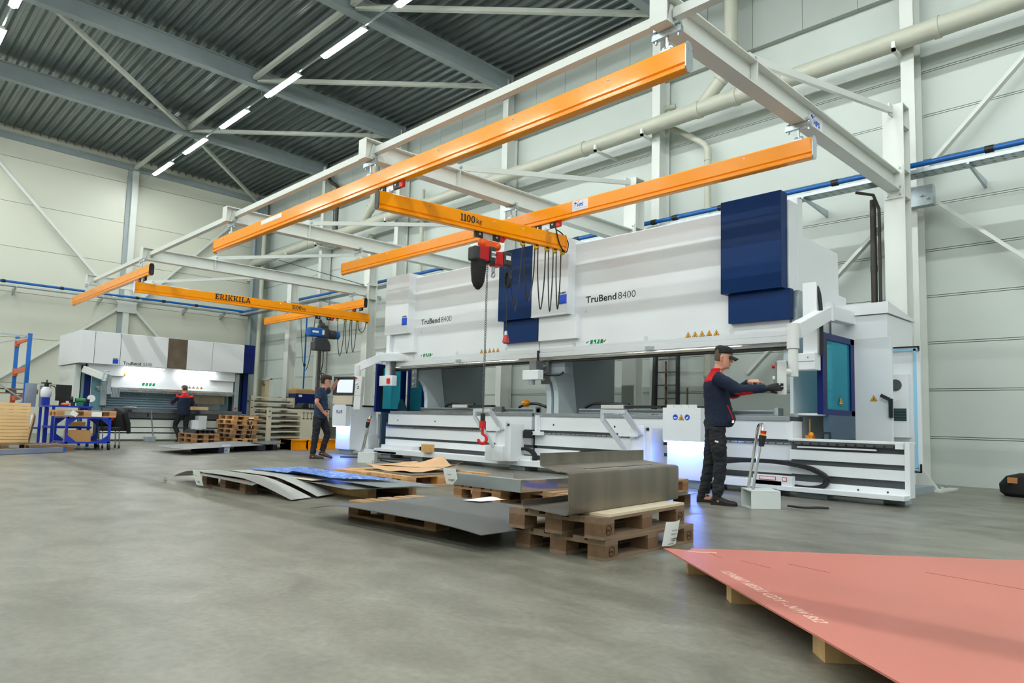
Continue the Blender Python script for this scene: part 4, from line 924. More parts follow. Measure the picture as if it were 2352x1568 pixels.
MB().tube(bez([(-3.62,11.18,1.2),(-3.55,11.17,1.3),(-3.45,11.18,1.38)],5),.008,6).tube(bez([(-3.62,11.18,1.16),(-3.52,11.17,1.26),(-3.42,11.18,1.38)],5),.008,6).obj('cables', PLATE, ac)
MB().tube([(-3.62,11.2,1.8),(-3.58,11.18,1.72)], .016, 6).obj('handle', DARK, d2)
MB().box(-4.4,-3.3,11.3,12.2,0,.1).obj('plinth', GREYP, t)
# ---- ladder and poles leaning behind the machine gap
t = thing('ladder', 'black ladder leaning against the long wall behind the right machine', 'ladder', (-8.9, 13.6, 0))
for a, b in (((-9.42,13.75,2.9), (-9.06,13.1,0)), ((-8.82,13.75,2.9), (-8.4,13.1,0))): MB().bar(a, b, .05, .1, (0,1,0)).obj('rail', mat('ladder_black', (25,26,28), .5), t)
MB().bar((-9.3,13.6,2.9), (-8.86,12.9,0), .05, .1, (0,1,0)).obj('rear_rail', DARK, t)
for k in range(9): z = .3+.3*k; f_ = z/2.9; MB().bar((-9.06-.36*f_,13.1+.65*f_,z), (-8.4-.42*f_,13.1+.65*f_,z), .03, .03).obj('rung', STEEL, t)
WOODD = mat('wood_dark_pole', (92,62,42), .7, var=.1)
tag(MB().bar((-8.75,13.2,0), (-9.1,13.7,2.35), .05, .05).obj('pole', WOODD), 'brown wooden pole leaning behind the ladder', 'pole')
tag(MB().bar((-8.35,13.4,0), (-8.6,13.8,1.75), .04, .04).obj('pole', WOODD), 'shorter brown pole leaning right of the ladder', 'pole')
t = thing('switch_box', 'small grey switch box on the wall seen under the left machine ram', 'box', (-11.8, 13.9, 1.7))
MB().box(-11.95,-11.6,13.9,14.1,1.6,1.85).obj('box', GALV, t, 0, .01); MB().cyl((-11.75,13.95,1.6),(-11.75,13.95,1.45),.05).obj('socket', DARK, t)
tag(MB().cyl((-11.2,13.95,0), (-11.2,13.95,4.9), .03, n=8).obj('conduit', GALV), 'thin grey conduit behind the left machine', 'pipe')
tag(MB().cyl((-11.75,13.95,1.85), (-11.75,13.95,4.9), .03, n=8).obj('conduit', GALV), 'thin grey conduit rising from the switch box', 'pipe')
# ================================================================ pallets, sheets and papers on the floor
def woodmat(n, c, v=.16): return mat(n, c, .72, var=v, scale=2.6, stretch=(1.5,9,9), bump=.25, bscale=18)
WD = {'old': (woodmat('wood_weathered', (128,106,84)), woodmat('wood_weathered_block', (112,84,58), .2)),
      'mid': (woodmat('wood_used', (166,130,92)), woodmat('wood_used_block', (150,106,66), .2)),
      'new': (woodmat('wood_fresh', (205,160,108)), woodmat('wood_fresh_block', (190,138,84), .18))}
def make_pallet(kind):
    """four-way pallet, long side on local x, origin at floor centre"""
    a, b = WD[kind]
    t = thing('wooden_pallet', 'pallet', 'pallet')
    for y, w in ((-.3275,.145), (0,.145), (.3275,.145)): MB().box(-.6,.6,y-w/2,y+w/2,0,.022).obj('bottom_board', a, t)
    for x in (-.5275, 0, .5275):
        for y in (-.3275, 0, .3275): MB().box(x-.0725,x+.0725,y-.05-.0225,y+.0725,.022,.1).obj('block', b, t)
    for x in (-.5275, 0, .5275): MB().box(x-.0725,x+.0725,-.4,.4,.1,.122).obj('stringer_board', a, t)
    for y, w in ((-.3275,.145), (-.1775,.1), (0,.145), (.1775,.1), (.3275,.145)): MB().box(-.6,.6,y-w/2,y+w/2,.122,.144).obj('top_board', a, t)
    return t
PP = {k: make_pallet(k) for k in WD}; PUSED = set()
def pallet(kind, x, y, z, deg, lab, group=None):
    if kind not in PUSED:
        PUSED.add(kind); o = PP[kind]; o.location = (x,y,z); o.rotation_euler = (0,0,math.radians(deg))
        tag(o, lab, 'pallet', group); return o
    o = dup(PP[kind], (x,y,z), math.radians(deg), lab)
    if group: o['group'] = group
    elif 'group' in o: del o['group']
    return o
def plate(name, m, pts, z, th, lab, cat='metal sheet', zf=None, n=14, group=None):
    """thin sheet from four floor-plane corners; zf(u,v) adds its own bend"""
    A, B, C, D = [Vector((p[0],p[1],0)) for p in pts]
    def f(u, v):
        p = A.lerp(B,u).lerp(D.lerp(C,u), v); return (p.x, p.y, z + (zf(u,v) if zf else 0))
    o = MB().grid(f, n, max(2, n//2), th).obj(name, m, None, S30)
    return tag(o, lab, cat, group)
BLACKST = mat('sheet_black_steel', (112,114,113), .36, .55, var=.1, scale=1.6)
GALS = mat('sheet_galvanised', (166,172,172), .32, .7, var=.08, scale=3)
GREYS = mat('sheet_grey_satin', (176,178,174), .4, .35, var=.04)
ROLLED = mat('rolled_steel_brown', (126,119,108), .42, .6, var=.2, scale=2.2, stretch=(3,3,.25))
PLY = mat('plywood_pale', (214,200,172), .65, var=.07, scale=3, stretch=(1,8,1))
KRAFT = mat('kraft_paper', (206,166,124), .75, var=.06, scale=4, bump=.3, bscale=9)
PRIMER = mat('red_primer', (188,112,98), .42, var=.07, scale=1.4, bump=.03, bscale=90, detail=8)
PINE = mat('pine_block', (208,170,116), .6, var=.1, scale=3, stretch=(2,10,2))
# ---- front stack: two pallets, plywood, long bent channel
pA = pallet('old', -3.40, 4.345, 0, 93.5, 'weathered lower pallet of the front stack, carrying the numbered paper')
pB = pallet('old', -3.42, 4.28, .144, 96.5, 'weathered upper pallet of the front stack, under the bent steel channel')
Mb = Matrix.Translation((-3.42,4.28,0)) @ Matrix.Rotation(math.radians(96.5),4,'Z')
def epal(parent, P0, X, s):
    X = Vector(X); MB().text('EPAL', s*.5, Vector(P0)-X*s*.6-Vector((0,0,s*.2)), X, (0,0,1), .01, .0005).torus(P0, X.cross(Vector((0,0,1))), s*.72, .0022, 20, 4).obj('brand_stamp', mat('stamp_burnt', (62,40,28), .8, var=0), parent)
for pal, ang, zz, pc in ((pA, 93.5, 0, (-3.40,4.345)), (pB, 96.5, .144, (-3.42,4.28))):
    R2 = Matrix.Rotation(math.radians(ang),4,'Z')
    for lx in (-.5275, .5275):
        p = R2 @ Vector((lx,-.4025,0)); X = R2 @ Vector((1,0,0))
        epal(pal, (pc[0]+p.x, pc[1]+p.y, zz+.06), X, .045)
o = MB().box(-.52,.6,-.4,.34,.288,.306).xf(Mb).obj('plywood_sheet', PLY); tag(o, 'pale plywood sheet covering the front pallet stack', 'board')
o0, dv, nv = Vector((-3.08,3.52,0)), Vector((-.119,.993,0)), Vector((-.993,-.119,0))
def CH(u, v, z): p = o0 + dv*v + nv*u; return (p.x, p.y, z)
th = .006
t = thing('steel_channel', 'long bent steel channel with brownish web lying on the front pallet stack', 'metal profile', CH(.2,.8,.307))
def strip(pts, v0, v1, nm, skew=lambda i: 0):
    mb = MB(); n = len(pts); outer = []
    V = [[mb.bm.verts.new(CH(u, v + skew(u), z)) for (u, z) in pts] for v in (v0, v1)]
    W = [[mb.bm.verts.new(CH(u + a, v + skew(u), z + b)) for (u, z), (a, b) in zip(pts, off(pts))] for v in (v0, v1)]
    for i in range(n-1):
        mb.bm.faces.new([V[0][i],V[0][i+1],V[1][i+1],V[1][i]]); mb.bm.faces.new([W[0][i+1],W[0][i],W[1][i],W[1][i+1]])
        mb.bm.faces.new([V[0][i+1],V[0][i],W[0][i],W[0][i+1]]); mb.bm.faces.new([V[1][i],V[1][i+1],W[1][i+1],W[1][i]])
    for i in (0, n-1): mb.bm.faces.new([V[0][i],V[1][i],W[1][i],W[0][i]])
    return mb.obj(nm, ROLLED, t, S30)
def off(pts):
    r = []
    for i in range(len(pts)):
        a = pts[max(0,i-1)]; b = pts[min(len(pts)-1,i+1)]; d = Vector((b[0]-a[0], b[1]-a[1])).normalized(); r.append((-d.y*th, d.x*th))
    return r
web = [(.5,.35),(.5,.315),(.49,.308),(.02,.308),(.004,.314),(0,.33),(0,.555),(.004,.57),(.02,.578),(.08,.578)]
strip(web, 0, 1.6, 'channel_web', lambda u: .16*u/.5 if u > .03 else 0)
sk = lambda u: .45*(u-.08)/.49
strip([(.08,.578),(.10,.578)], 0, 1.6, 'top_flange', sk)
strip([(.10,.578),(.17,.578)], 0, .35, 'top_flange', sk); strip([(.10,.578),(.17,.578)], 1.35, 1.6, 'top_flange', sk)
strip([(.17,.578),(.55,.578),(.565,.583),(.57,.6),(.57,.675)], 0, 1.6, 'top_flange', sk)
for v in (.45,.8,1.1,1.4,1.55): MB().cyl(CH(.566,v+.45,.65), CH(.5745,v+.45,.65), .008, n=8).obj('hole', PAPER, t)
# paper with the order number on the lower pallet
def paper(c, X, Y, w, h, bend, lab, prints, curl=.0):
    c, X, Y = Vector(c), Vector(X).normalized(), Vector(Y).normalized(); n = X.cross(Y)
    def f(u, v): 
        k = bend*math.sin(math.pi*u)**1.0 if bend > 0 else bend*(1-v)**2*-1
        return c + X*(u-.5)*w + Y*(v-.5)*h + n*(k*.05 + curl*(v**3))
    t = thing('order_paper', lab, 'paper', tuple(c))
    mb = MB(); nu, nv2 = 8, 6
    V = [[mb.bm.verts.new(f(i/nu,j/nv2)) for j in range(nv2+1)] for i in range(nu+1)]
    W = [[mb.bm.verts.new(f(i/nu,j/nv2)-n*.0012) for j in range(nv2+1)] for i in range(nu+1)]
    for i in range(nu):
        for j in range(nv2): mb.bm.faces.new([V[i][j],V[i+1][j],V[i+1][j+1],V[i][j+1]]); mb.bm.faces.new([W[i][j+1],W[i+1][j+1],W[i+1][j],W[i][j]])
    mb.obj('sheet', PAPER, t, S30)
    for s, size, u, v, m, b in prints:
        MB().text(s, size, f(u,v)+n*.004+n*bend*.02, X, Y, b, .0003).obj('print', m, t)
    return t
GREYINK = mat('grey_ink', (120,120,124), .7, var=0)
v1 = Vector((-.06,.998,0)).normalized()
pc = Vector((-2.955,3.90,.125)) + v1*.62
paper(pc + Vector((.045,0,0)), v1 , (0.18,.02,1), .20, .18, .35, 'creased white order paper hanging on the lower front pallet, number 112298', [('112298',.034,.32,.2,BLACKINK,.02),('Voertman Steel',.02,.3,.62,GREYINK,0),('Machineryou',.02,.3,.46,GREYINK,0),('06-07-2024',.017,.22,.06,GREYINK,0)])
# ---- stack behind the channel
pallet('old', -4.78, 6.56, 0, 95, 'lower pallet of the stack right behind the steel channel')
plate('steel_plate', BLACKST, [(-5.25,6.08),(-4.28,5.98),(-4.33,7.18),(-5.3,7.28)], .152, .006, 'dark flat plate lying on the stack behind the channel')
pallet('mid', -4.82, 6.6, .153, 97, 'upper pallet of the stack behind the channel, under blue film')
plate('film_sheet', mat('film_blue', (60,110,205), .35), [(-5.2,6.1),(-4.55,6.05),(-4.6,7.0),(-5.25,7.0)], .304, .006, 'blue film sheet on the pallet stack in front of the glowing console', 'sheet')
# ---- big grey sheet on its pallet
pallet('mid', -5.215, 3.985, 0, 4.2, 'pallet under the large flat grey sheet in the middle')
plate('steel_sheet', BLACKST, [(-5.86,3.2),(-3.66,3.29),(-3.70,4.62),(-5.98,4.45)], .158, .005, 'large flat grey steel sheet left of the front stack', zf=lambda u, v: -.075*max(0,(.3-u)/.3)**2*(1-v*.5) - .03*max(0,(u-.7)/.3)**2)
o = plate('order_paper', PAPER, [(-5.05,4.30),(-4.88,4.37),(-4.90,4.72),(-5.14,4.70)], .17, .001, 'white paper sheet lying on the large grey steel sheet', 'paper', zf=lambda u,v: .006*math.sin(6*u)*v)
# ---- shiny tray on a pallet
pallet('mid', -6.18, 6.05, 0, 91, 'left pallet under the shiny sheet metal tray'); pallet('mid', -5.36, 6.35, 0, 93, 'right pallet under the shiny sheet metal tray')
t = thing('metal_tray', 'shiny sheet metal tray with upright front edge', 'metal profile', (-5.95,5.8,.144))
MIRR = mat('sheet_mirror', (205,208,208), .16, .8, var=.03)
MB().box(-6.62,-5.42,5.42,5.428,.146,.28).obj('front_edge', GALS, t); MB().box(-6.62,-5.42,5.43,6.5,.146,.152).obj('bottom', MIRR, t)
MB().box(-5.428,-5.42,5.43,6.5,.152,.275).obj('side_edge', MIRR, t); MB().box(-6.62,-5.42,5.43,5.5,.274,.28).obj('flange', MIRR, t)
MB().box(-6.62,-5.43,6.49,6.5,.15,.24).obj('rear_edge', MIRR, t)
paper((-6.58,5.40,.24), (1,.12,0), (0,-.3,1), .21, .2, .2, 'white order paper folded over the left end of the metal tray', [('112679',.036,.3,.22,GREYINK,.02),('Artikel',.02,.35,.6,GREYINK,0)])
tag(MB().box(-5.2,-4.95,5.95,6.25,.146,.20).obj('plastic_block', mat('plastic_blue', (20,40,190), .4)), 'small blue block beside the metal tray', 'block')
# ---- pallet with long strips bending to the floor
pallet('old', -8.58, 3.9, 0, 1.8, 'weathered pallet under the long bent strips at left'); 
def stripz(k): return lambda u, v: (.012*k if u < .62 else .012*k - .155*((u-.62)/.38)**1.35) - (.11*((.2-u)/.2)**1.6 if u < .2 else 0)
plate('steel_strip', GREYS, [(-10.0,3.42),(-7.06,3.62),(-7.18,3.92),(-10.0,3.74)], .16, .004, 'front long grey strip curving from the pallet down to the floor', 'metal strip', stripz(1), 26, 'long strips on the left pallet')
plate('steel_strip', GREYS, [(-9.6,3.78),(-7.14,3.97),(-7.3,4.27),(-9.6,4.12)], .17, .004, 'rear long grey strip curving down to the floor beside the blue film sheet', 'metal strip', stripz(1), 26, 'long strips on the left pallet')
plate('steel_strip', mat('strip_dark_satin', (138,138,132), .4, .4), [(-9.2,3.36),(-7.62,3.44),(-7.85,3.62),(-9.2,3.55)], .15, .004, 'short dark strip lying at the front edge of the left pallet', 'metal strip', lambda u, v: -.02*u*u, 14)
paper((-8.95,3.345,.12), (1,.05,0), (.1,-.35,1), .2, .2, .15, 'white order paper hanging over the front of the left pallet', [('112701',.036,.3,.18,GREYINK,.02),('Artikel',.02,.3,.6,GREYINK,0)])
# ---- blue film sheets
for i, (a, b) in enumerate((((-8.7,4.42),(-6.9,4.52)), ((-8.9,5.0),(-6.95,5.12)))):
    tag(MB().bar((a[0],a[1],.062), (b[0],b[1],.062), .12, .124).obj('wood_beam', WD['new'][0]), '%s pine beam under the blue film sheet' % ('front', 'rear')[i], 'beam')
plate('steel_sheet', GALS, [(-9.0,4.2),(-6.72,4.1),(-6.5,5.15),(-9.05,5.2)], .14, .004, 'pale galvanised sheet sticking out under the blue film sheet', zf=lambda u, v: -.02*max(0,u-.7))
plate('plywood_sheet', PLY, [(-9.02,4.03),(-7.55,4.12),(-7.6,4.5),(-9.02,4.5)], .165, .006, 'pale thin board under the front edge of the blue film sheet', 'board')
def filmmat():
    m = mat('film_printed', (92,140,215), .3, var=.02, scale=2)
    nt = m.node_tree; N = nt.nodes; L = nt.links; b = N['Principled BSDF']
    v = N.new('ShaderNodeTexVoronoi'); v.inputs['Scale'].default_value = 16; tc = N.new('ShaderNodeTexCoord'); L.new(tc.outputs['Object'], v.inputs['Vector'])
    r = N.new('ShaderNodeValToRGB'); r.color_ramp.interpolation = 'CONSTANT'; r.color_ramp.elements[0].color = rgb((225,235,248)); r.color_ramp.elements[1].position = .3; r.color_ramp.elements[1].color = rgb((72,125,212))
    L.new(v.outputs['Distance'], r.inputs[0]); L.new(r.outputs[0], b.inputs['Base Color'])
    return m
plate('film_sheet', filmmat(), [(-9.14,4.08),(-7.3,4.22),(-6.75,4.78),(-9.15,4.82)], .205, .004, 'blue printed protective film sheet on the left sheet pile', 'sheet', zf=lambda u, v: (.03*math.sin(3*u)*(1-v) if u > .55 else 0) - .02*max(0,.15-u), n=18)
plate('steel_sheet', GALS, [(-7.7,4.35),(-6.35,4.3),(-6.3,4.95),(-7.7,5.0)], .175, .004, 'narrow galvanised sheet end beside the blue film sheet')
# ---- kraft paper pallets
pallet('new', -8.14, 6.16, 0, 94, 'fresh pallet under kraft paper, its right half'); pallet('new', -8.97, 6.06, 0, 94, 'fresh pallet under kraft paper, its left half')
plate('steel_plate', ROLLED, [(-9.0,5.75),(-7.72,5.68),(-7.82,6.55),(-9.05,6.7)], .155, .007, 'dark steel plate on the kraft paper pallet at front')
plate('steel_plate', ROLLED, [(-9.6,6.2),(-8.3,6.3),(-8.3,7.0),(-9.7,7.0)], .152, .007, 'dark steel plate on the kraft paper pallet at back')
def kz(u, v): return .012 + .17*max(0,u-.45)**1.5*max(0,v-.2) *2.2 + .09*max(0,.25-u)*4*max(0,(.4-v))*2 + .012*math.sin(9*u+4*v)
plate('kraft_paper', KRAFT, [(-9.05,5.78),(-8.0,5.85),(-7.95,6.75),(-9.0,6.6)], .158, .001, 'brown kraft paper with curled up corner on the front plate', 'paper', kz, 18)
plate('kraft_paper', KRAFT, [(-9.75,6.35),(-8.75,6.6),(-8.6,7.1),(-9.7,7.0)], .158, .001, 'brown kraft paper with raised peak on the rear plate', 'paper', lambda u, v: .01+.16*math.exp(-((u-.75)/.16)**2)*v + .05*math.exp(-((u-.2)/.1)**2)*v, 18)
tag(MB().bar((-9.3,6.9,.08), (-7.7,7.05,.08), .1, .12).obj('wood_beam', WD['new'][0]), 'pine beam lying behind the kraft paper pallets', 'beam')
# ---- red primer sheet in the foreground
c0, e1, e2 = Vector((-2.54,3.97,0)), Vector((.786,-.618,0)), Vector((.735,.678,0))
t = thing('primer_sheet', 'large red primer coated steel sheet in the right foreground', 'metal sheet', (-.9,3.6,.12))
def PS(u, v, z): p = c0 + e1*u + e2*v; return (p.x, p.y, z)
mb = MB(); outl = [(0,0),(3.3,0),(3.3,3.6),(-.02,3.6),(-.115,.10),(-.02,.05)]
outl = [(.0,-.09),(3.4,-.09),(3.4,3.7),(-.02,3.7),(-.02,.10),(.06,.05)]
A = [mb.bm.verts.new(PS(u,v,.13)) for u, v in outl]; B = [mb.bm.verts.new(PS(u,v,.122)) for u, v in outl]
mb.bm.faces.new(A); mb.bm.faces.new(B[::-1])
for i in range(6): mb.bm.faces.new([A[i],B[i],B[(i+1)%6],A[(i+1)%6]])
mb.obj('sheet', PRIMER, t)
CHALK = mat('chalk_pale', (226,196,180), .9, var=.1, scale=60)
hw = MB().text('1234567 105X1 CDY - NW 852', .075, PS(.66,.0,.1305), -e1*-1, e2, .0, .0003, sx=1.0, shear=.3)
hw.obj('chalk_writing', CHALK, t)
SCR = mat('scratch_dark', (150,78,72), .6); BARE = mat('scratch_bare', (238,205,165), .7)
MB().tube(bez([PS(.1,.03,.1305),PS(.13,.09,.1305),PS(.12,.2,.1305)],5), .004, 4).obj('scratch', BARE, t); MB().tube(bez([PS(.9,1.9,.1305),PS(.93,2.0,.1305),PS(.96,2.15,.1305)],5), .003, 4).obj('scratch', BARE, t)
for a, b in (((.35,.25),(.55,.33)), ((.4,.5),(.62,.62)), ((.12,.15),(.3,.16)), ((.5,1.2),(1.1,1.6))): MB().tube([PS(a[0],a[1],.1302), PS(b[0],b[1],.1302)], .0018, 4).obj('scratch', SCR, t)
def wedge(u, v, L, lab, hh=.122, w=.1, d=None):
    a = c0 + e1*u + e2*v; b = a + (d or e2)*L
    tag(MB().bar((a.x,a.y,hh/2), (b.x,b.y,hh/2), w, hh).obj('wood_block', PINE), lab, 'block')
wedge(.80,.0,1.1, 'pale wood block under the red primer sheet, nearest its far left corner'); wedge(1.68,.0,1.2, 'pale wood block under the front edge of the red primer sheet', w=.13)
wedge(.12,.02,.5, 'pale wood block just under the notch of the red primer sheet', w=.06)
# ---- far grey sheet on dark supports
def PZ(x, y): return (x, y)
plate('steel_sheet', mat('sheet_grey_matt', (132,134,132), .5, .3), [(-17.5,5.5),(-15.7,5.55),(-17.6,8.6),(-19.7,8.3)], .15, .006, 'grey steel sheet on dark supports in front of the small machine', zf=lambda u, v: -.02*(1-v))
for i, (a, b) in enumerate((((-17.2,6.3),(-16.35,6.6)), ((-17.9,7.6),(-17.0,7.9)), ((-18.6,7.9),(-17.4,8.4)))):
    tag(MB().bar((a[0],a[1],.07), (b[0],b[1],.07), .16, .13).obj('wood_beam', mat('beam_black', (26,25,26), .7)), '%s dark beam under the far grey sheet' % ('left','middle','right')[i], 'beam')
plate('steel_sheet', BLACKST, [(-18.2,8.1),(-17.0,8.0),(-18.4,9.6),(-19.6,9.4)], .17, .006, 'second grey sheet overlapping behind, towards the beige shelves')
pz_ = Vector((-16.55,6.78,.09)); paper(pz_, (-.5,.86,0), (0.1,.05,1), .3, .2, .05, 'white paper hanging on the edge of the far grey sheet', [('112601',.05,.3,.2,GREYINK,.02)])
# ---- foot pedals
def pedal(x, y, deg, lab, ang):
    t = thing('foot_pedal', lab, 'foot pedal', (x,y,0), 'foot pedal switches')
    M = Matrix.Translation((x,y,0)) @ Matrix.Rotation(math.radians(deg),4,'Z')
    PG = mat('pedal_grey', (206,212,210), .45, var=.02)
    MB().box(-.17,.17,.13,.145,.01,.21).box(-.17,.17,-.145,-.13,.01,.19).prism([(-.145,.19),(.145,.2),(.145,.215),(-.145,.205)], 'yz', -.17,.17).box(.155,.17,-.14,.14,.01,.2).box(-.17,.17,-.145,.145,0,.015).xf(M).obj('housing', PG, t, 0, .004)
    MB().prism([(-.14,.03),(.05,.07),(.05,.09),(-.14,.05)], 'yz', -.1,.1).xf(Matrix.Translation((0,0,0))).xf(M@Matrix.Rotation(math.pi/2,4,'Z')).obj('pedal_plate', DARK, t)
    lean = ang
    for s in (0,):
        P = [(-.12,-.07,.2), (-.12+lean*.35,-.07,.55), (-.12+lean*.7,-.07,.9), (-.12+lean*.73,-.06,.93), (-.12+lean*.75,-.03,.95), (-.12+lean*.75,.03,.95), (-.12+lean*.73,.06,.93), (-.12+lean*.7,.07,.9), (-.12+lean*.35,.07,.55), (-.12,.07,.2)]
        MB().tube(P, .016, 10).xf(M).obj('handle', mat('handle_chrome', (205,205,200), .15, 1, var=.02), t, S30)
    MB().cyl((-.12+lean*.5,-.1,.7), (-.12+lean*.62,-.1,.82), .03, .042).xf(M).obj('switch_body', DARK, t)
    e_ = MB().cyl((-.12+lean*.62,-.1,.82), (-.12+lean*.64,-.1,.84), .03).xf(M).obj('switch_collar', SIGNY, t); MB().cyl((-.12+lean*.64,-.1,.84), (-.12+lean*.67,-.1,.875), .03,.034).xf(M).obj('emergency_stop', RED, t)
    return t
pedal(-3.86, 7.74, 50, 'grey foot pedal box with chrome bow handle beside the capped worker', .17)
pedal(-12.35, 7.95, 45, 'grey foot pedal box with slanting chrome handle beside the left console', .2)
tag(MB().tube(bez([(-3.66,7.98,.03),(-3.5,8.05,.02),(-3.4,8.2,.02),(-3.3,8.25,.02)],8), .014, 6).obj('pedal_cable', CABLE), 'black cable leaving the right foot pedal', 'cable')
tag(MB().tube(bez([(-12.2,8.15,.05),(-11.9,8.3,.02),(-11.7,8.6,.02),(-12.2,9.0,.02),(-13.0,8.9,.02),(-13.6,8.7,.02),(-14.0,8.3,.02)],10), .016, 6).obj('pedal_cable', CABLE), 'black cables looping on the floor behind the left foot pedal', 'cable')
# ---- black bag at the right edge
t = thing('tool_bag', 'black bag lying at the wall, cut by the right picture edge', 'bag', (-2.15,12.8,0))
BAGM = mat('bag_cordura', (14,14,16), .8, bump=.5, bscale=14)
def bagf(r, z0, z1, cx, cy, n=10):
    return [[(cx+r[0]*math.cos(a)*k, cy+r[1]*math.sin(a)*k, z) for a in [2*math.pi*i/16 for i in range(16)]] for z, k in ((z0,.85),(z0+.05,1),(z0+(z1-z0)*.5,1.02),(z0+(z1-z0)*.85,.8),(z1,.4))]
MB().ring_loft(bagf((.42,.3),0,.34,-2.15,12.75)).obj('body', BAGM, t, S30); MB().ring_loft(bagf((.2,.2),.2,.44,-2.0,12.75)).obj('flap', BAGM, t, S30)
MB().bar((-2.12,12.75,.3),(-2.2,12.8,.62),.1,.04).obj('strap', BAGM, t); MB().box(-2.42,-2.3,12.48,12.54,.2,.28).obj('leather_patch', mat('leather_tan', (176,120,64), .6), t)
# ================================================================ three workers
SKIN = mat('skin', (206,150,126), .5, var=.05, scale=12)
FLEECE = mat('fleece_navy', (17,30,54), .9, var=.12, scale=30, bump=.35, bscale=160)
FRED = mat('fleece_red', (206,14,26), .85, var=.06, scale=30, bump=.3, bscale=160)
TROUS = mat('work_trousers_black', (19,22,30), .8, var=.15, scale=8, bump=.3, bscale=40)
SHOE = mat('shoe_black', (27,26,26), .6, var=.1, scale=20, bump=.2, bscale=80)
SHOEB = mat('shoe_brown', (70,54,42), .6, var=.1, scale=20)
HAIRB = mat('hair_brown', (56,38,27), .75, var=.2, scale=60, bump=.7, bscale=90)
HAIRS = mat('hair_cropped', (92,74,62), .8, var=.2, scale=90)
GLOVE = mat('glove_black', (18,19,21), .7, var=.1, scale=40, bump=.3, bscale=90)
CAPM = mat('cap_black_green', (24,27,25), .8, var=.1, scale=40)
POLO = mat('polo_slate_blue', (36,52,82), .85, var=.1, scale=20, bump=.25, bscale=60)
EYE = mat('eye_dark', (40,30,26), .3, var=0); LIP = mat('lip', (176,104,92), .5, var=.02)
def organic(mb, name, m, parent, vox=.007, smooth=6, wrinkle=0.0, wscale=9.0, split=None):
    """fuse overlapping tapered volumes into one continuous skin, optionally split off coloured areas"""
    bmesh.ops.recalc_face_normals(mb.bm, faces=mb.bm.faces)
    me = bpy.data.meshes.new(name); mb.bm.to_mesh(me); mb.bm.free()
    o = bpy.data.objects.new(name, me); COL.objects.link(o)
    r = o.modifiers.new('r', 'REMESH'); r.mode = 'VOXEL'; r.voxel_size = vox
    s = o.modifiers.new('s', 'SMOOTH'); s.factor = .5; s.iterations = smooth
    dg = bpy.context.evaluated_depsgraph_get()
    ne = bpy.data.meshes.new_from_object(o.evaluated_get(dg))
    bpy.data.objects.remove(o); bpy.data.meshes.remove(me)
    if wrinkle:
        nor = [v.normal.copy() for v in ne.vertices]
        for v, n in zip(ne.vertices, nor):
            p = v.co; q = Vector((p.x*wscale, p.y*wscale, p.z*wscale*1.7))
            v.co = p + n*wrinkle*(noise.noise(q) + .6*noise.noise(q*2.3) - .5*abs(noise.noise(q*1.4+Vector((3,1,7)))))
    out = []
    if split:
        for sn, sm, pred, sub in split:
            b2 = bmesh.new(); b2.from_mesh(ne); b1 = bmesh.new(); b1.from_mesh(ne)
            bmesh.ops.delete(b2, geom=[f for f in b2.faces if not pred(f.calc_center_median())], context='FACES')
            bmesh.ops.delete(b1, geom=[f for f in b1.faces if pred(f.calc_center_median())], context='FACES')
            m2 = bpy.data.meshes.new(sn); b2.to_mesh(m2); b1.to_mesh(ne); b1.free(); b2.free(); out.append((sn, sm, m2))
    ne.materials.clear(); ne.materials.append(m)
    for p in ne.polygons: p.use_smooth = True; p.material_index = 0
    main = link(ne, name, parent)
    for sn, sm, m2 in out:
        m2.materials.clear(); m2.materials.append(sm)
        for p in m2.polygons: p.use_smooth = True; p.material_index = 0
        link(m2, sn, main)
    return main
def ell(mb, rows, n=20):
    """stack of horizontal ellipses: (cx, cy, z, rx, ry)"""
    return mb.ring_loft([[(cx+rx*math.cos(a), cy+ry*math.sin(a), z) for a in [2*math.pi*k/n for k in range(n)]] for cx, cy, z, rx, ry in rows])
def limb(mb, pts, rad, n=14, k=5):
    P = bez(pts, k); m = len(pts)-1; R = []
    for i in range(len(P)):
        t = min(i/k, m-1e-6); j = int(t); R.append(rad[j] + (rad[j+1]-rad[j])*(t-j))
    return mb.tube(P, R, n)
HEADP = [(-.035,-.05,.035,.048),(-.01,-.062,.07,.052),(.0,-.066,.088,.05),(.02,-.074,.094,.058),(.05,-.084,.092,.066),(.08,-.092,.091,.07),(.105,-.097,.088,.072),(.125,-.1,.086,.074),(.15,-.102,.094,.076),(.18,-.1,.088,.075),(.205,-.088,.072,.066),(.225,-.062,.048,.048),(.238,-.03,.018,.022)]
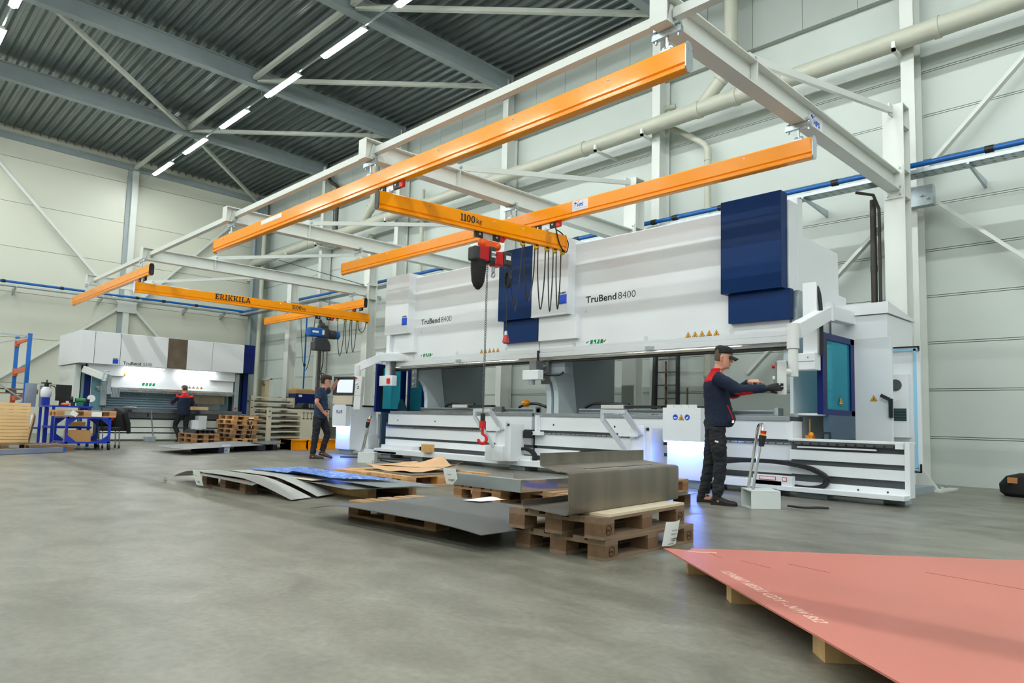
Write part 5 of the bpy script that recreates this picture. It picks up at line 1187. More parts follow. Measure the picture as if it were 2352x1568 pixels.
def head(mb, M, grow=0.0, z0=-1, back=None, nose=True):
    rows = []
    for z, xb, xf, w in HEADP:
        if z < z0: continue
        if back is not None: xf = min(xf, back)
        xb -= grow; xf += grow; w += grow; c = (xb+xf)/2; r = (xf-xb)/2
        rows.append([M @ Vector((c+r*math.copysign(abs(math.cos(a))**.9, math.cos(a)), w*math.copysign(abs(math.sin(a))**.85, math.sin(a)), z+grow*.8)) for a in [2*math.pi*k/22 for k in range(22)]])
    mb.ring_loft(rows)
    if nose:
        q = lambda p: M @ Vector(p)
        mb.tube([q((.078,0,.128)), q((.098,0,.105)), q((.112,0,.082)), q((.1,0,.07))], [.009,.011,.014,.01], 10)
        for s in (-1, 1):
            mb.tube([q((-.005,s*.073,.06)), q((-.012,s*.083,.085)), q((-.014,s*.085,.11)), q((.0,s*.078,.12))], [.009,.013,.014,.009], 8)
            mb.tube([q((.086,s*.012,.137)), q((.082,s*.04,.142))], .009, 8); mb.tube([q((.07,s*.03,.075)), q((.062,s*.05,.085))], .012, 8)
        mb.tube([q((.09,-.016,.042)), q((.096,0,.046)), q((.09,.016,.042))], .008, 8); mb.tube([q((.088,-.014,.03)), q((.094,0,.03)), q((.088,.014,.03))], .008, 8); mb.sph(M @ Vector((.08,0,.006)), .018, 10, 6)
def face_marks(parent, M):
    mb = MB()
    for s in (-1, 1): c = M @ Vector((.083, s*.031, .112)); mb.sph(c, .0095, 10, 6)
    e = mb.obj('eyes', EYE, parent, S30)
    mb = MB()
    for s in (-1, 1): mb.tube([M @ Vector((.094,s*.015,.134)), M @ Vector((.092,s*.03,.14)), M @ Vector((.08,s*.05,.134))], .0045, 6)
    mb.obj('eyebrows', HAIRB, parent)
    MB().tube([M @ Vector((.094,-.02,.037)), M @ Vector((.1035,0,.038)), M @ Vector((.094,.02,.037))], .004, 6).obj('mouth', LIP, parent)
def hand(mb, w, d, n, side, curls, r=.0088, sc=1.0, thumb=(.6,.35)):
    """palm, four fingers of their own length and bend, thumb leaving the side near the palm base"""
    w, d, n = Vector(w), Vector(d).normalized(), Vector(n).normalized(); n = (n - d*n.dot(d)).normalized(); s = d.cross(n)*side
    rows = []
    for t, a, b in ((-.02,.026,.024),(.0,.027,.021),(.03,.036,.018),(.065,.042,.017),(.092,.041,.014),(.1,.036,.01)):
        c = w + d*t*sc
        rows.append([c + s*(a*sc*math.cos(q)) + n*(b*sc*math.sin(q)) for q in [2*math.pi*k/14 for k in range(14)]])
    mb.ring_loft(rows)
    for i, (L, c) in enumerate(zip((.072,.08,.075,.058), curls)):
        p = w + d*(.09-.006*abs(i-1))*sc + s*(.030-.0205*i)*sc; pts = [p - d*.015*sc]; dirv = d + s*(.06-.05*i); ang = 0
        for seg, frac in enumerate((.45,.3,.25)):
            ang += math.radians(c*(.8,1.1,.8)[seg]); v = (dirv.normalized()*math.cos(ang) - n*math.sin(ang)); p = p + v*L*frac*sc; pts.append(p)
        mb.tube(pts, [r*1.08*sc, r*1.05*sc, r*.98*sc, r*.8*sc], 8)
    b = w + d*.022*sc + s*.026*sc
    a, c2 = thumb; v1 = (d*math.cos(a) + s*math.sin(a) - n*c2).normalized(); v2 = (d*math.cos(a*.45) + s*math.sin(a*.45) - n*c2*1.2).normalized()
    mb.tube([b - s*.015*sc, b + v1*.036*sc, b + v1*.036*sc + v2*.03*sc, b + v1*.036*sc + v2*.055*sc], [.015*sc,.0125*sc,.0108*sc,.0085*sc], 8)
def headM(neck, yaw, pitch, roll=0.0):
    return Matrix.Translation(neck) @ Matrix.Rotation(math.radians(yaw),4,'Z') @ Matrix.Rotation(math.radians(pitch),4,'Y') @ Matrix.Rotation(math.radians(roll),4,'X')
def shoe(x, y, deg, m, parent, z=0.0, pitch=0.0):
    mb = MB(); rows = []
    for t, w, h in ((-.085,.028,.075),(-.06,.037,.1),(-.02,.038,.115),(.03,.038,.095),(.08,.042,.075),(.13,.048,.062),(.18,.045,.055),(.205,.03,.045),(.215,.012,.03)):
        rows.append([(t, w*math.cos(a), max(.006, h*.5+h*.5*math.sin(a)) if math.sin(a) > -.3 else .006) for a in [2*math.pi*k/16 for k in range(16)]])
    mb.ring_loft(rows).cyl((-.02,0,.06),(-.02,0,.15),.05,.052,14)
    M = Matrix.Translation((x,y,z)) @ Matrix.Rotation(math.radians(deg),4,'Z') @ Matrix.Rotation(math.radians(pitch),4,'Y')
    mb.xf(M); o = organic(mb, 'shoe', m, parent, .006, 3)
    sl = MB().prism([(-.085,-.03),(-.05,-.04),(.06,-.043),(.15,-.05),(.2,-.035),(.216,0),(.2,.035),(.15,.05),(.06,.043),(.05-.1,.04),(-.085,.03)], 'xy', 0, .02).xf(M).obj('sole', RUBBER, o)
    return o
def tlegs(mb, hipL, kneeL, ankL, hipR, kneeR, ankR, g=1.0, pel=None):
    for h, k, a in ((hipL,kneeL,ankL),(hipR,kneeR,ankR)):
        h, k, a = Vector(h), Vector(k), Vector(a)
        limb(mb, [h, h.lerp(k,.5), k, k.lerp(a,.45), a], [.098*g,.092*g,.074*g,.07*g,.062*g], 16)
    c = (Vector(hipL)+Vector(hipR))/2
    ell(mb, [(c.x,c.y,c.z-.12,.07,.11),(c.x-.01,c.y,c.z-.04,.115*g,.165*g),(c.x-.01,c.y,c.z+.06,.118*g,.17*g),(c.x,c.y,c.z+.16,.108*g,.16*g)])
# ---------------------------------------------------------------- worker with cap
p1 = thing('person', 'worker in black cap and navy red fleece reaching to the white control panel', 'person', (0,0,0))
HM = headM((.03,-.02,1.625), -4, 12)
T = [(-.02,0,.92),(.0,0,1.1),(-.03,0,1.3),(-.04,0,1.45)]
shR, elR, wrR = (-.02,-.185,1.475), (.245,-.245,1.335), (.535,-.165,1.365)
shL, elL, wrL = (-.01,.185,1.475), (.17,.22,1.31), (.36,.07,1.455)
hipL, knL, anL = (-.05,.095,.9), (-.1,.12,.5), (-.17,.13,.11)
hipR, knR, anR = (-.02,-.1,.9), (.02,-.11,.5), (-.01,-.12,.11)
b = MB(); head(b, HM); limb(b, [(-.03,0,1.46),(-.01,-.01,1.55),(.01,-.015,1.64)], [.062,.056,.055])
ell(b, [(-.02,0,.86,.09,.14),(-.01,0,1.0,.1,.14),(-.02,0,1.2,.1,.145),(-.04,0,1.38,.1,.155),(-.05,0,1.47,.07,.13),(-.04,0,1.52,.05,.06)])
for s, e, w in ((shR,elR,wrR),(shL,elL,wrL)): limb(b, [s,e,w], [.05,.042,.028])
for h, k, a in ((hipL,knL,anL),(hipR,knR,anR)): limb(b, [h,k,a,(a[0]+.02,a[1],.04)], [.08,.055,.04,.04]); limb(b, [(a[0],a[1],.05),(a[0]+.15,a[1],.035)], [.04,.03])
hand(b, wrR, (1,.02,.12), (.1,-1,.1), 1, (14,16,20,22)); hand(b, wrL, (1,-.12,.05), (.05,-.5,.9), 1, (4,42,52,58), thumb=(.5,.5))
body = organic(b, 'body', SKIN, p1, .0055, 3)
face_marks(p1, HM)
h = MB(); head(h, HM, .006, .045, -.005, False); head(h, HM, .005, .13, None, False); organic(h, 'hair', HAIRS, p1, .006, 3)
c = MB(); rows = []
for z, g in ((.142,.016),(.17,.017),(.2,.018),(.222,.018),(.236,.014)):
    zb = [r for r in HEADP if r[0] <= z][-1]; xb, xf, wd = zb[1]-g, zb[2]+g*.6, zb[3]+g
    rows.append([HM @ Vector(((xb+xf)/2+(xf-xb)/2*math.cos(a), wd*math.sin(a), z+.012+.02*math.cos(a)*(0.236-z)/.1)) for a in [2*math.pi*k/22 for k in range(22)]])
c.ring_loft(rows); cap = organic(c, 'cap', CAPM, p1, .006, 4)
v = MB().grid(lambda u, w_: HM @ Vector((.07+.105*u*(1-.35*(2*w_-1)**2), (w_-.5)*.15*(1-.25*u), .158-.028*u-.03*(2*w_-1)**2)), 8, 10, .004); v.obj('cap_peak', CAPM, cap, S30)
j = MB()
ell(j, [(.0,0,.91,.155,.195),(.005,0,.95,.165,.2),(.0,0,1.08,.16,.198),(-.02,0,1.24,.152,.195),(-.04,0,1.38,.14,.19),(-.05,0,1.46,.115,.165),(-.045,0,1.51,.085,.105),(-.03,-.005,1.56,.072,.075),(-.012,-.01,1.605,.07,.07)])
j.sph((.1,-.02,1.0),(.1,.15,.1),14,8)
for s, e, w in ((shR,elR,wrR),(shL,elL,wrL)):
    s, e, w = Vector(s), Vector(e), Vector(w); limb(j, [s-(e-s)*.1, s, s.lerp(e,.5), e, e.lerp(w,.5), e.lerp(w,.93)], [.075,.082,.074,.066,.056,.046], 16)
eR, eL = Vector(elR), Vector(elL)
yoke = lambda q: q.z > 1.435 + .22*max(0,q.x+.02) + .25*max(0,abs(q.y)-.12)*1.0 and abs(q.y) < .215 and (q - Vector(wrR)).length > .3 and (q-Vector(wrL)).length > .3
pat = lambda e, w: (lambda q: (q-(e+Vector((.03,0,-.055)))).length < .06 or (q-(e+Vector((.09,.01,-.045)))).length < .052 or (q-(e+Vector((-.02,0,-.05)))).length < .05)
organic(j, 'fleece_jacket', FLEECE, p1, .0075, 5, .006, 8, [('red_yoke', FRED, yoke, 0), ('elbow_patch', FRED, pat(eR,wrR), 0), ('elbow_patch', FRED, pat(eL,wrL), 0)])
MB().tube(bez([(.1,-.172,1.16),(.135,-.168,1.08),(.165,-.158,.99),(.17,-.15,.955)],6), .006, 6).obj('pocket_zip', FRED, p1); MB().box(.15,.175,-.178,-.165,.955,.985).obj('pocket_tissue', PAPER, p1)
tr = MB(); tlegs(tr, hipL,knL,anL,hipR,knR,anR, 1.03); 
tr.sph((.02,-.19,.66),(.07,.03,.1),12,8)
organic(tr, 'work_trousers', TROUS, p1, .0075, 4, .011, 9)
MB().obox((-.02,-.203,.735),(.04,.006,.018),(0,.3,0)).obj('trouser_label', PAPER, p1)
shoe(.0,-.12,-10,SHOE,p1); shoe(-.17,.13,6,SHOE,p1)
gv = MB(); hand(gv, wrR, (1,.02,.12), (.1,-1,.1), 1, (14,16,20,22), .0105, 1.1); limb(gv, [Vector(wrR)-Vector((.05,0,.01)), Vector(wrR)+Vector((.02,0,0))], [.04,.036]); organic(gv, 'glove', GLOVE, p1, .0045, 2)
g2 = MB(); g2.tube(bez([(.40,.045,1.44),(.44,.03,1.40),(.47,.03,1.37),(.49,.05,1.345)],5), [.02]*16, 8).sph((.45,.05,1.39),(.035,.03,.03),10,6); organic(g2, 'held_glove', GLOVE, p1, .006, 3)
# ---------------------------------------------------------------- worker in short sleeves
p2 = thing('person', 'worker with dark hair and short sleeved blue shirt leaning on the lit screen', 'person', (0,0,0))
HM = headM((.06,.0,1.545), 6, 6)
shR, elR, wrR = (-.03,-.19,1.43), (-.06,-.34,1.2), (.07,-.21,1.0)
shL, elL, wrL = (.03,.17,1.45), (.17,.24,1.5), (.33,.14,1.75)
hipR, knR, anR = (-.05,-.09,.9), (-.08,-.1,.5), (-.12,-.1,.1)
hipL, knL, anL = (.02,.09,.9), (.14,.06,.52), (.06,.03,.16)
b = MB(); head(b, HM); limb(b, [(.0,0,1.4),(.03,0,1.48),(.045,0,1.57)], [.065,.058,.057])
ell(b, [(-.02,0,.86,.09,.14),(-.01,0,1.0,.1,.14),(-.01,0,1.2,.1,.15),(-.01,0,1.35,.1,.16),(-.01,0,1.44,.07,.13),(.01,0,1.48,.05,.06)])
for s, e, w in ((shR,elR,wrR),(shL,elL,wrL)): s_, e_, w_ = Vector(s), Vector(e), Vector(w); limb(b, [s_,s_.lerp(e_,.6),e_,e_.lerp(w_,.35),w_], [.055,.05,.043,.045,.029])
for h_, k, a in ((hipL,knL,anL),(hipR,knR,anR)): limb(b, [h_,k,a,(a[0]+.02,a[1],a[2]-.06)], [.08,.055,.04,.04])
hand(b, wrR, (.75,.35,-.55), (.2,-1,.35), -1, (18,22,24,26), thumb=(1.2,.1)); hand(b, wrL, (.9,.2,.25), (-.2,-.3,.95), 1, (20,24,26,28))
body = organic(b, 'body', SKIN, p2, .0065, 3); face_marks(p2, HM)
h = MB(); head(h, HM, .016, .05, -.012, False); head(h, HM, .022, .148, None, False); h.sph(HM @ Vector((.05,0,.215)),(.06,.07,.035),12,8); organic(h, 'hair', HAIRB, p2, .006, 2, .012, 40)
j = MB()
ell(j, [(-.01,0,.86,.14,.18),(-.005,0,.95,.145,.185),(.0,0,1.1,.142,.182),(-.01,0,1.25,.138,.188),(-.01,0,1.36,.128,.185),(-.01,0,1.44,.1,.155),(.0,0,1.48,.078,.09),(.02,0,1.53,.07,.072)])
for s, e in ((shR,elR),(shL,elL)): s_, e_ = Vector(s), Vector(e); limb(j, [s_-(e_-s_)*.15, s_, s_.lerp(e_,.75)], [.08,.085,.075])
organic(j, 'polo_shirt', POLO, p2, .008, 5, .009, 8)
tr = MB(); tlegs(tr, hipL,knL,anL,hipR,knR,anR, 1.0); organic(tr, 'work_trousers', TROUS, p2, .008, 4, .01, 9)
shoe(-.1,-.1,0,SHOEB,p2); shoe(.07,.03,-8,SHOEB,p2,.055,14)
gv = MB(); hand(gv, wrL, (.9,.2,.25), (-.2,-.3,.95), 1, (20,24,26,28), .0105, 1.12); limb(gv, [Vector(wrL)-Vector((.03,0,.035)), Vector(wrL)], [.038,.034]); organic(gv, 'glove', GLOVE, p2, .005, 2)
# ---------------------------------------------------------------- worker seen from behind
p3 = thing('person', 'worker seen from behind in navy red fleece at the small machine', 'person', (0,0,0))
HM = headM((.03,.0,1.55), 15, 10)
shR, elR, wrR = (-.02,-.19,1.42), (.03,-.27,1.15), (.22,-.16,1.05)
shL, elL, wrL = (-.01,.19,1.42), (.08,.34,1.22), (.27,.2,1.3)
hipR, knR, anR = (-.02,-.09,.88), (.02,-.1,.48), (-.02,-.1,.1)
hipL, knL, anL = (-.02,.1,.88), (.08,.2,.5), (-.1,.1,.12)
b = MB(); head(b, HM); limb(b, [(-.02,0,1.4),(.0,0,1.5),(.01,0,1.57)], [.062,.056,.055])
ell(b, [(-.02,0,.86,.09,.14),(-.02,0,1.2,.1,.15),(-.02,0,1.35,.1,.16),(-.02,0,1.44,.07,.13)])
for s, e, w in ((shR,elR,wrR),(shL,elL,wrL)): limb(b, [s,e,w], [.05,.042,.028])
for h_, k, a in ((hipL,knL,anL),(hipR,knR,anR)): limb(b, [h_,k,a,(a[0],a[1],a[2]-.05)], [.08,.055,.04,.04])
hand(b, wrR, (.9,.3,-.1), (0,-.6,.8), -1, (20,22,24,26)); hand(b, wrL, (.9,-.4,.2), (0,.6,.8), 1, (20,22,24,26))
organic(b, 'body', SKIN, p3, .008, 3); face_marks(p3, HM)
h = MB(); head(h, HM, .006, .04, -.01, False); head(h, HM, .007, .14, None, False); organic(h, 'hair', HAIRS, p3, .008, 3)
j = MB()
ell(j, [(-.01,0,.84,.15,.2),(-.01,0,.95,.155,.205),(-.01,0,1.1,.15,.198),(-.02,0,1.25,.145,.2),(-.03,0,1.36,.13,.195),(-.03,0,1.44,.1,.16),(-.02,0,1.49,.08,.09),(-.0,0,1.545,.068,.068)])
for s, e, w in ((shR,elR,wrR),(shL,elL,wrL)):
    s, e, w = Vector(s), Vector(e), Vector(w); limb(j, [s-(e-s)*.1, s, s.lerp(e,.5), e, e.lerp(w,.9)], [.075,.082,.074,.066,.05], 14)
eR, eL = Vector(elR), Vector(elL)
organic(j, 'fleece_jacket', FLEECE, p3, .009, 5, .006, 8, [('red_yoke', FRED, lambda q: q.z > 1.385 + .35*max(0,abs(q.y)-.1)*.2 and abs(q.y) < .25, 0), ('elbow_patch', FRED, lambda q: (q-(eL+Vector((0,.03,-.04)))).length < .07 or (q-(eR+Vector((0,-.04,-.02)))).length < .07, 0)])
tr = MB(); tlegs(tr, hipL,knL,anL,hipR,knR,anR, 1.0); organic(tr, 'work_trousers', TROUS, p3, .009, 4, .01, 9)
shoe(-.02,-.1,-5,SHOE,p3); shoe(-.1,.1,10,SHOE,p3,.02,8)
def put(p, x, y, deg, s=1.0): p.location = (x,y,0); p.rotation_euler = (0,0,math.radians(deg)); p.scale = (s,s,s)
put(p1, -4.34, 7.65, 29); put(p2, -13.86, 7.7, 54); put(p3, -23.2, 8.1, 172, .99)
# ================================================================ far end: small press brake, rack, cart, shelves
BLUEF = mat('frame_royal_blue', (18,52,168), .4, var=.05)
X5 = -23.3
t = thing('press_brake', 'smaller white press brake at the back wall with two lit work lamps', 'machine', (-24.2,7.8,0))
m5 = t
MB().box(-25.9, X5, 5.15, 9.98, 2.27, 3.22).obj('hood', WHITE, t, 0, .01)
for y in (5.52, 6.21): MB().box(X5-.002, X5+.003, y-.006, y+.006, 2.28, 3.21).obj('hood_seam', SLOT, t)
for y in (8.93,): MB().box(X5-.002, X5+.003, y-.004, y+.004, 2.28, 3.21).obj('hood_seam', SLOT, t)
MB().box(X5, X5+.008, 7.55, 8.13, 2.27, 3.215).obj('hood_panel', mat('panel_brown_steel', (122,108,94), .4, .6, var=.25, scale=2.2, bump=.05), t, 0, 0, 'brownish bare steel panel')
MB().box(-25.9, X5-.02, 9.98, 10.36, 2.27, 3.24).obj('side_cover', NAVY, t, 0, .01, 'dark blue side cover')
MB().box(-23.9, -23.6, 6.0, 9.8, 1.62, 2.27).obj('ram', WHITE, t, 0, .005)
MB().box(-23.65, -23.5, 9.0, 9.8, 1.98, 2.3).obj('ram_cover', WHITE, t, 0, .005); MB().box(-23.65,-23.5,5.45,6.4,1.95,2.3).obj('ram_cover', WHITE, t, 0, .005)
MB().box(-23.72, -23.55, 5.7, 9.85, 1.55, 1.62).obj('tool_clamp', CLAMP, t); MB().box(-23.72,-23.6,5.75,9.8,1.49,1.55).obj('tool_holder', CLAMP, t)
MB().box(-23.7, -23.66, 8.28, 9.55, 1.2, 1.49).obj('bending_tool', mat('tool_brown_steel', (126,116,100), .4, .6, var=.2, scale=3), t)
MB().box(-24.35, -24.3, 6.1, 9.9, .95, 1.6).obj('back_plate', mat('gauge_pale_blue', (150,188,206), .4), t)
sl = MB()
for k in range(5): sl.box(-24.3,-24.24,6.15,8.3,1.0+.075*k,1.045+.075*k)
sl.obj('back_slats', mat('slat_blue_white', (176,206,220), .35), t)
sl = MB()
for k in range(26):
    for z in (1.42,1.5): sl.box(-24.3,-24.26,6.2+.13*k,6.24+.13*k,z,z+.03)
sl.obj('tool_clips', mat('clip_dark', (120,140,150), .5), t)
MB().box(-24.29,-24.25,8.9,9.65,1.02,1.22).obj('window', PLATE, t)
MB().box(-23.8,-23.5,5.9,10.1,.87,.99).obj('table_rail', STEEL, t); MB().box(-23.75,-23.52,5.9,10.1,.7,.87).obj('table_beam', SLOT, t)
for z0, z1 in ((.43,.66), (.27,.4), (.06,.23)): MB().box(-23.78,-23.55,5.9,10.1,z0,z1).obj('front_panel', WHITE2, t, 0, .004)
MB().box(-24.4,-23.7,5.9,10.1,.05,.7).obj('recess', SLOT, t)
MB().box(-25.9,-23.9,5.2,5.35,.1,2.25).obj('left_side_panel', WHITE2, t); MB().box(-24.6,-23.75,5.38,5.42,.3,2.25).obj('side_glass', mat('side_glass_grey', (110,140,142), .2, 0), t)
MB().box(-23.75,-23.68,5.42,5.58,.9,2.27).obj('guard_frame', NAVY, t); MB().box(-23.7,-23.66,5.6,5.95,.9,2.0).obj('inner_panel', mat('panel_teal', (96,140,152), .5), t)
MB().box(-23.7,-23.5,5.82,5.98,1.05,1.9).obj('light_curtain', GALV, t, 0, .01)
MB().box(-23.75,-23.6,9.85,10.0,.95,2.25).obj('light_curtain', GALV, t, 0, .01); MB().box(-23.62,-23.58,9.88,9.93,1.05,1.12).obj('curtain_lamp', RED, t)
MB().box(-24.2,-23.9,9.9,10.3,.95,2.25).obj('inner_panel', mat('panel_dark_teal', (18,60,64), .4), t); MB().box(-23.9,-23.75,10.2,10.36,.9,2.27).obj('guard_frame', NAVY, t)
MB().box(-25.8,-24.4,10.3,10.36,.05,2.2).obj('right_side_panel', GREYP, t)
LEDW = bpy.data.materials.new('machine_led'); LEDW.use_nodes = True
e = LEDW.node_tree.nodes['Principled BSDF']; e.inputs['Emission Color'].default_value = (.95,.98,1,1); e.inputs['Emission Strength'].default_value = 32
for a, b in ((6.42,7.5), (7.98,9.1)):
    l_ = MB().box(X5-.09,X5-.005,a,b,2.245,2.27).obj('work_lamp', WHITE2, t); MB().box(X5-.08,X5-.015,a+.02,b-.02,2.225,2.245).obj('work_lamp_diffuser', LEDW, l_)
MB().text('TruBend', .125, (X5+.002,6.3,2.3), (0,1,0), (0,0,1), .016, .001, fit=.5).obj('lettering', BLACKINK, t)
MB().text('5230', .125, (X5+.002,6.86,2.3), (0,1,0), (0,0,1), -.006, .001, fit=.25).obj('lettering', BLACKINK, t)
MB().box(X5,X5+.003,6.02,6.17,2.3,2.43).obj('logo_square', LOGO, t)
MB().text('TRUMPF', .037, (X5+.002,6.02,2.437), (0,1,0), (0,0,1), .03, .001).obj('logo_lettering', BLACKINK, t)
mb = MB()
for k in range(4): mb.poly([(-23.598,6.95+.1*k,1.7), (-23.598,7.02+.1*k,1.7), (-23.598,7.04+.1*k,1.79), (-23.598,6.97+.1*k,1.79)])
mb.obj('green_print', GREEN, t)
for k in range(5): sign_tri(t, (-23.595, 8.25+.125*k, 1.73), .09, (0,1,0))
MB().sph((-23.57,6.42,2.02), (.04,.06,.05), 10, 6).obj('warning_lamp', mat('lamp_amber', (245,170,20), .3), t)
# control arm
MB().bar((-23.45,5.3,2.1), (-23.1,5.82,1.86), .14, .2).obj('control_arm', WHITE2, t, 0, .02)
MB().cyl((-23.1,5.8,1.75), (-23.1,5.84,1.97), .1).torus((-23.1,5.84,1.97), (1,0,0), .1, .02, 16, 6, 0, math.pi).obj('arm_joint', GALV, t, S30)
MB().box(-23.14,-23.04,5.86,5.96,1.38,1.95).bar((-23.08,5.9,1.42),(-23.06,6.02,1.44),.06,.06).obj('panel_post', GALV, t, 0, .01)
MB().box(-23.12,-23.02,5.98,6.2,1.3,1.6).obj('control_panel', GALV, t, 0, .015)
for k in range(5): MB().box(-23.02,-23.015,6.0+.04*k,6.01+.04*k,1.32,1.58).obj('panel_fin', SLOT, t)
# support arms on the small machine
for y, nm in ((6.6,'left'), (8.62,'right')):
    a = MB().bar((-23.4,y,.98), (-22.9,y,.98), .3, .03).obj('support_arm', STEEL, t); MB().box(-23.4,-23.3,y-.04,y+.04,.7,.96).obj('arm_foot', SLOT, t)
MB().box(-23.3,-22.95,8.5,8.75,.3,.82).box(-23.2,-23.0,8.33,8.5,.35,.68).obj('support_carriage', WHITE, t, 0, .01)
t = thing('foot_pedal', 'grey pedal box with chrome bar in front of the small machine', 'foot pedal', (-23.0,7.1,0)); MB().box(-23.1,-22.9,6.95,7.25,0,.16).obj('housing', GALV, t, 0, .01); MB().cyl((-22.98,7.18,.16),(-22.98,7.08,.95),.02).obj('handle', RAILS, t); MB().cyl((-22.98,7.0,.75),(-22.98,7.0,.86),.03).obj('switch_body', DARK, t)
tag(MB().box(-23.2,-22.9,8.25,8.75,1.0,1.1).obj('cardboard_box', mat('carton', (206,178,128), .75)), 'flat cardboard box on the support arm beside the worker seen from behind', 'box')
tag(MB().sph((-22.95,6.5,1.02), (.12,.2,.03), 14, 6).obj('metal_disc', GALS), 'shiny round metal piece on the small machine support arm', 'metal part')
# pallets beside the small machine
nmz = ['lowest','second','third','fourth','fifth','topmost']
for k in range(6): pallet(('new','old','mid','mid','new','new')[k], -22.62+.02*math.sin(k*3), 9.6+.03*math.cos(k*2.3), .144*k, 2*math.sin(k*5), nmz[k] + ' pallet of the tall stack beside the small machine')
plate('steel_plate', BLACKST, [(-23.1,9.2),(-22.0,9.2),(-22.0,10.3),(-23.1,10.3)], .875, .008, 'grey plate with papers on top of the tall pallet stack')
tag(MB().box(-22.02,-22.012,9.7,9.92,.76,.86).obj('order_paper', PAPER), 'white paper on the front of the tall pallet stack', 'paper')
for k in range(2): pallet('mid', -22.35, 8.3, .144*k, 0, ('lower','upper')[k] + ' pallet of the low pile in front of the worker seen from behind')
t = thing('metal_parts', 'heap of dark bent brackets on the low pallet pile', 'metal part', (-22.3,8.2,.288))
for k in range(4): MB().prism([(8.0+.14*k,.29),(8.05+.14*k,.4),(8.16+.14*k,.41),(8.24+.14*k,.29),(8.2+.14*k,.29),(8.13+.14*k,.38),(8.08+.14*k,.38),(8.04+.14*k,.29)], 'yz', -22.8,-21.9).obj('bracket', mat('bracket_dark', (74,76,78), .4, .5), t)
tag(MB().bar((-21.95,8.02,.42),(-21.9,8.2,.40),.05,.008).obj('paper_strip', PAPER), 'white paper strip on the heap of dark brackets', 'paper')
# beige tool racks
def rack(x0, y0, y1, h, lab, door=True):
    t = thing('tool_rack', lab, 'shelf', (x0,(y0+y1)/2,0))
    MB().box(x0-.06,x0+.06,y0,y0+.14,0,h).obj('post', BEIGE, t, 0, .008)
    MB().box(x0-1.3,x0-1.2,y0,y0+.1,0,h).obj('post', BEIGE, t)
    n = int((h-.15)/.19); 
    for k in range(n+1):
        z = .12 + (h-.2)*k/n
        MB().box(x0-.03,x0+.03,y0+.14,y1,z,z+.045).obj('cross_bar', BEIGE, t)
        if k < n and k % 1 == 0: MB().box(x0-1.0,x0-.1,y0+.3+.1*(k%3),y1-.08,z+.045,z+.11).obj('bending_tool', mat('tool_grey', (112,108,100), .5, .4, var=.1), t)
    for q in (.88,.72): MB().box(x0+.06,x0+.075,y0+.02,y0+.09,h*q,h*q+.02).obj('clip', DARK, t)
    w = .5
    c = MB().box(x0-1.2,x0+.02,y1,y1+w,.05,h-.02).obj('cabinet', BEIGE, t, 0, .006); MB().box(x0-1.22,x0+.04,y1-.02,y1+w+.02,h-.02,h+.02).obj('cabinet_top', DARK, t)
    for k in range(3):
        yy = y1+.06+.15*k
        MB().box(x0+.02,x0+.026,yy+.04,yy+.055,h*.7,h-.15).obj('door_slot', DARK, c)
        for z in (h*.7-.02, h-.16): MB().box(x0+.02,x0+.035,yy,yy+.09,z,z+.02).obj('handle', DARK, c)
    return t
rack(-23.4, 10.95, 12.2, 1.16, 'front beige tool rack with low white posts'); 
rack(-24.4, 10.75, 12.4, 1.58, 'rear taller beige tool rack with white posts')
t = thing('tool_cabinet', 'right beige tool cabinet with black case on top', 'cabinet', (-23.3,13,0))
MB().box(-24.4,-23.35,12.72,13.3,.05,1.14).obj('body', BEIGE, t, 0, .006); MB().box(-24.42,-23.33,12.7,13.32,1.14,1.18).obj('top', DARK, t)
for k in range(3):
    MB().box(-23.35,-23.344,12.82+.16*k,12.835+.16*k,.8,1.02).obj('door_slot', DARK, t)
    for z in (.78,1.0): MB().box(-23.35,-23.335,12.78+.16*k,12.87+.16*k,z,z+.02).obj('handle', DARK, t)
tag(MB().box(-24.9,-24.3,12.45,13.6,1.18,1.72).obj('blue_cabinet', NAVY), 'royal blue box cabinet on the rear tool rack', 'cabinet')
tag(MB().box(-24.297,-24.29,12.55,12.68,1.6,1.68).obj('paper_label', PAPER), 'small white label on the royal blue box cabinet', 'paper')
t = thing('tool_case', 'black case with grey tools on the right beige cabinet', 'case', (-23.8,12.8,1.2)); MB().prism([(12.3,1.18),(13.3,1.18),(13.25,1.36),(12.42,1.36)], 'yz', -24.15,-23.6).obj('case', DARK, t, 0, .01)
for k in range(4): MB().box(-23.62,-23.58,12.6+.1*k,12.66+.1*k,1.2,1.34).obj('tool', GALS, t)
t = thing('cardboard_box', 'open cardboard box on the royal blue cabinet', 'box', (-24.6,13,1.72))
MB().box(-24.9,-24.35,12.45,13.45,1.72,1.86).obj('box', mat('carton_brown', (190,146,90), .75), t); MB().prism([(12.42,1.86),(13.5,1.86),(13.4,1.93),(12.5,1.93)], 'yz', -24.92,-24.9).obj('flap', mat('carton_pale', (216,184,130), .75), t)
tag(MB().cyl((-24.4,13.3,1.86), (-24.4,13.3,2.0), .04, n=10).obj('red_bottle', RED), 'small red bottle beside the open cardboard box', 'bottle')
# orange lifting beams on the floor
for k, (x, y) in enumerate(((-17.48,8.88), (-17.42,9.34), (-17.9,10.0))):
    t = thing('orange_beam', ('left orange steel channel on the floor behind the worker in short sleeves','middle orange steel channel with two plates, on the floor','right orange steel channel behind the worker\'s legs')[k], 'steel beam', (x,y,0))
    MB().box(x-.6,x,y,y+.44,.03,.25).box(x-.62,x+.03,y-.0,y+.03,0,.27).obj('web', YEL, t); MB().box(x-.62,x+.04,y,y+.45,.24,.27).box(x-.62,x+.04,y,y+.45,0,.03).obj('flange', YEL, t)
    if k == 1:
        for z in (.07,.16): MB().box(x,x+.008,y+.08,y+.2,z,z+.05).obj('plate', GALV, t)
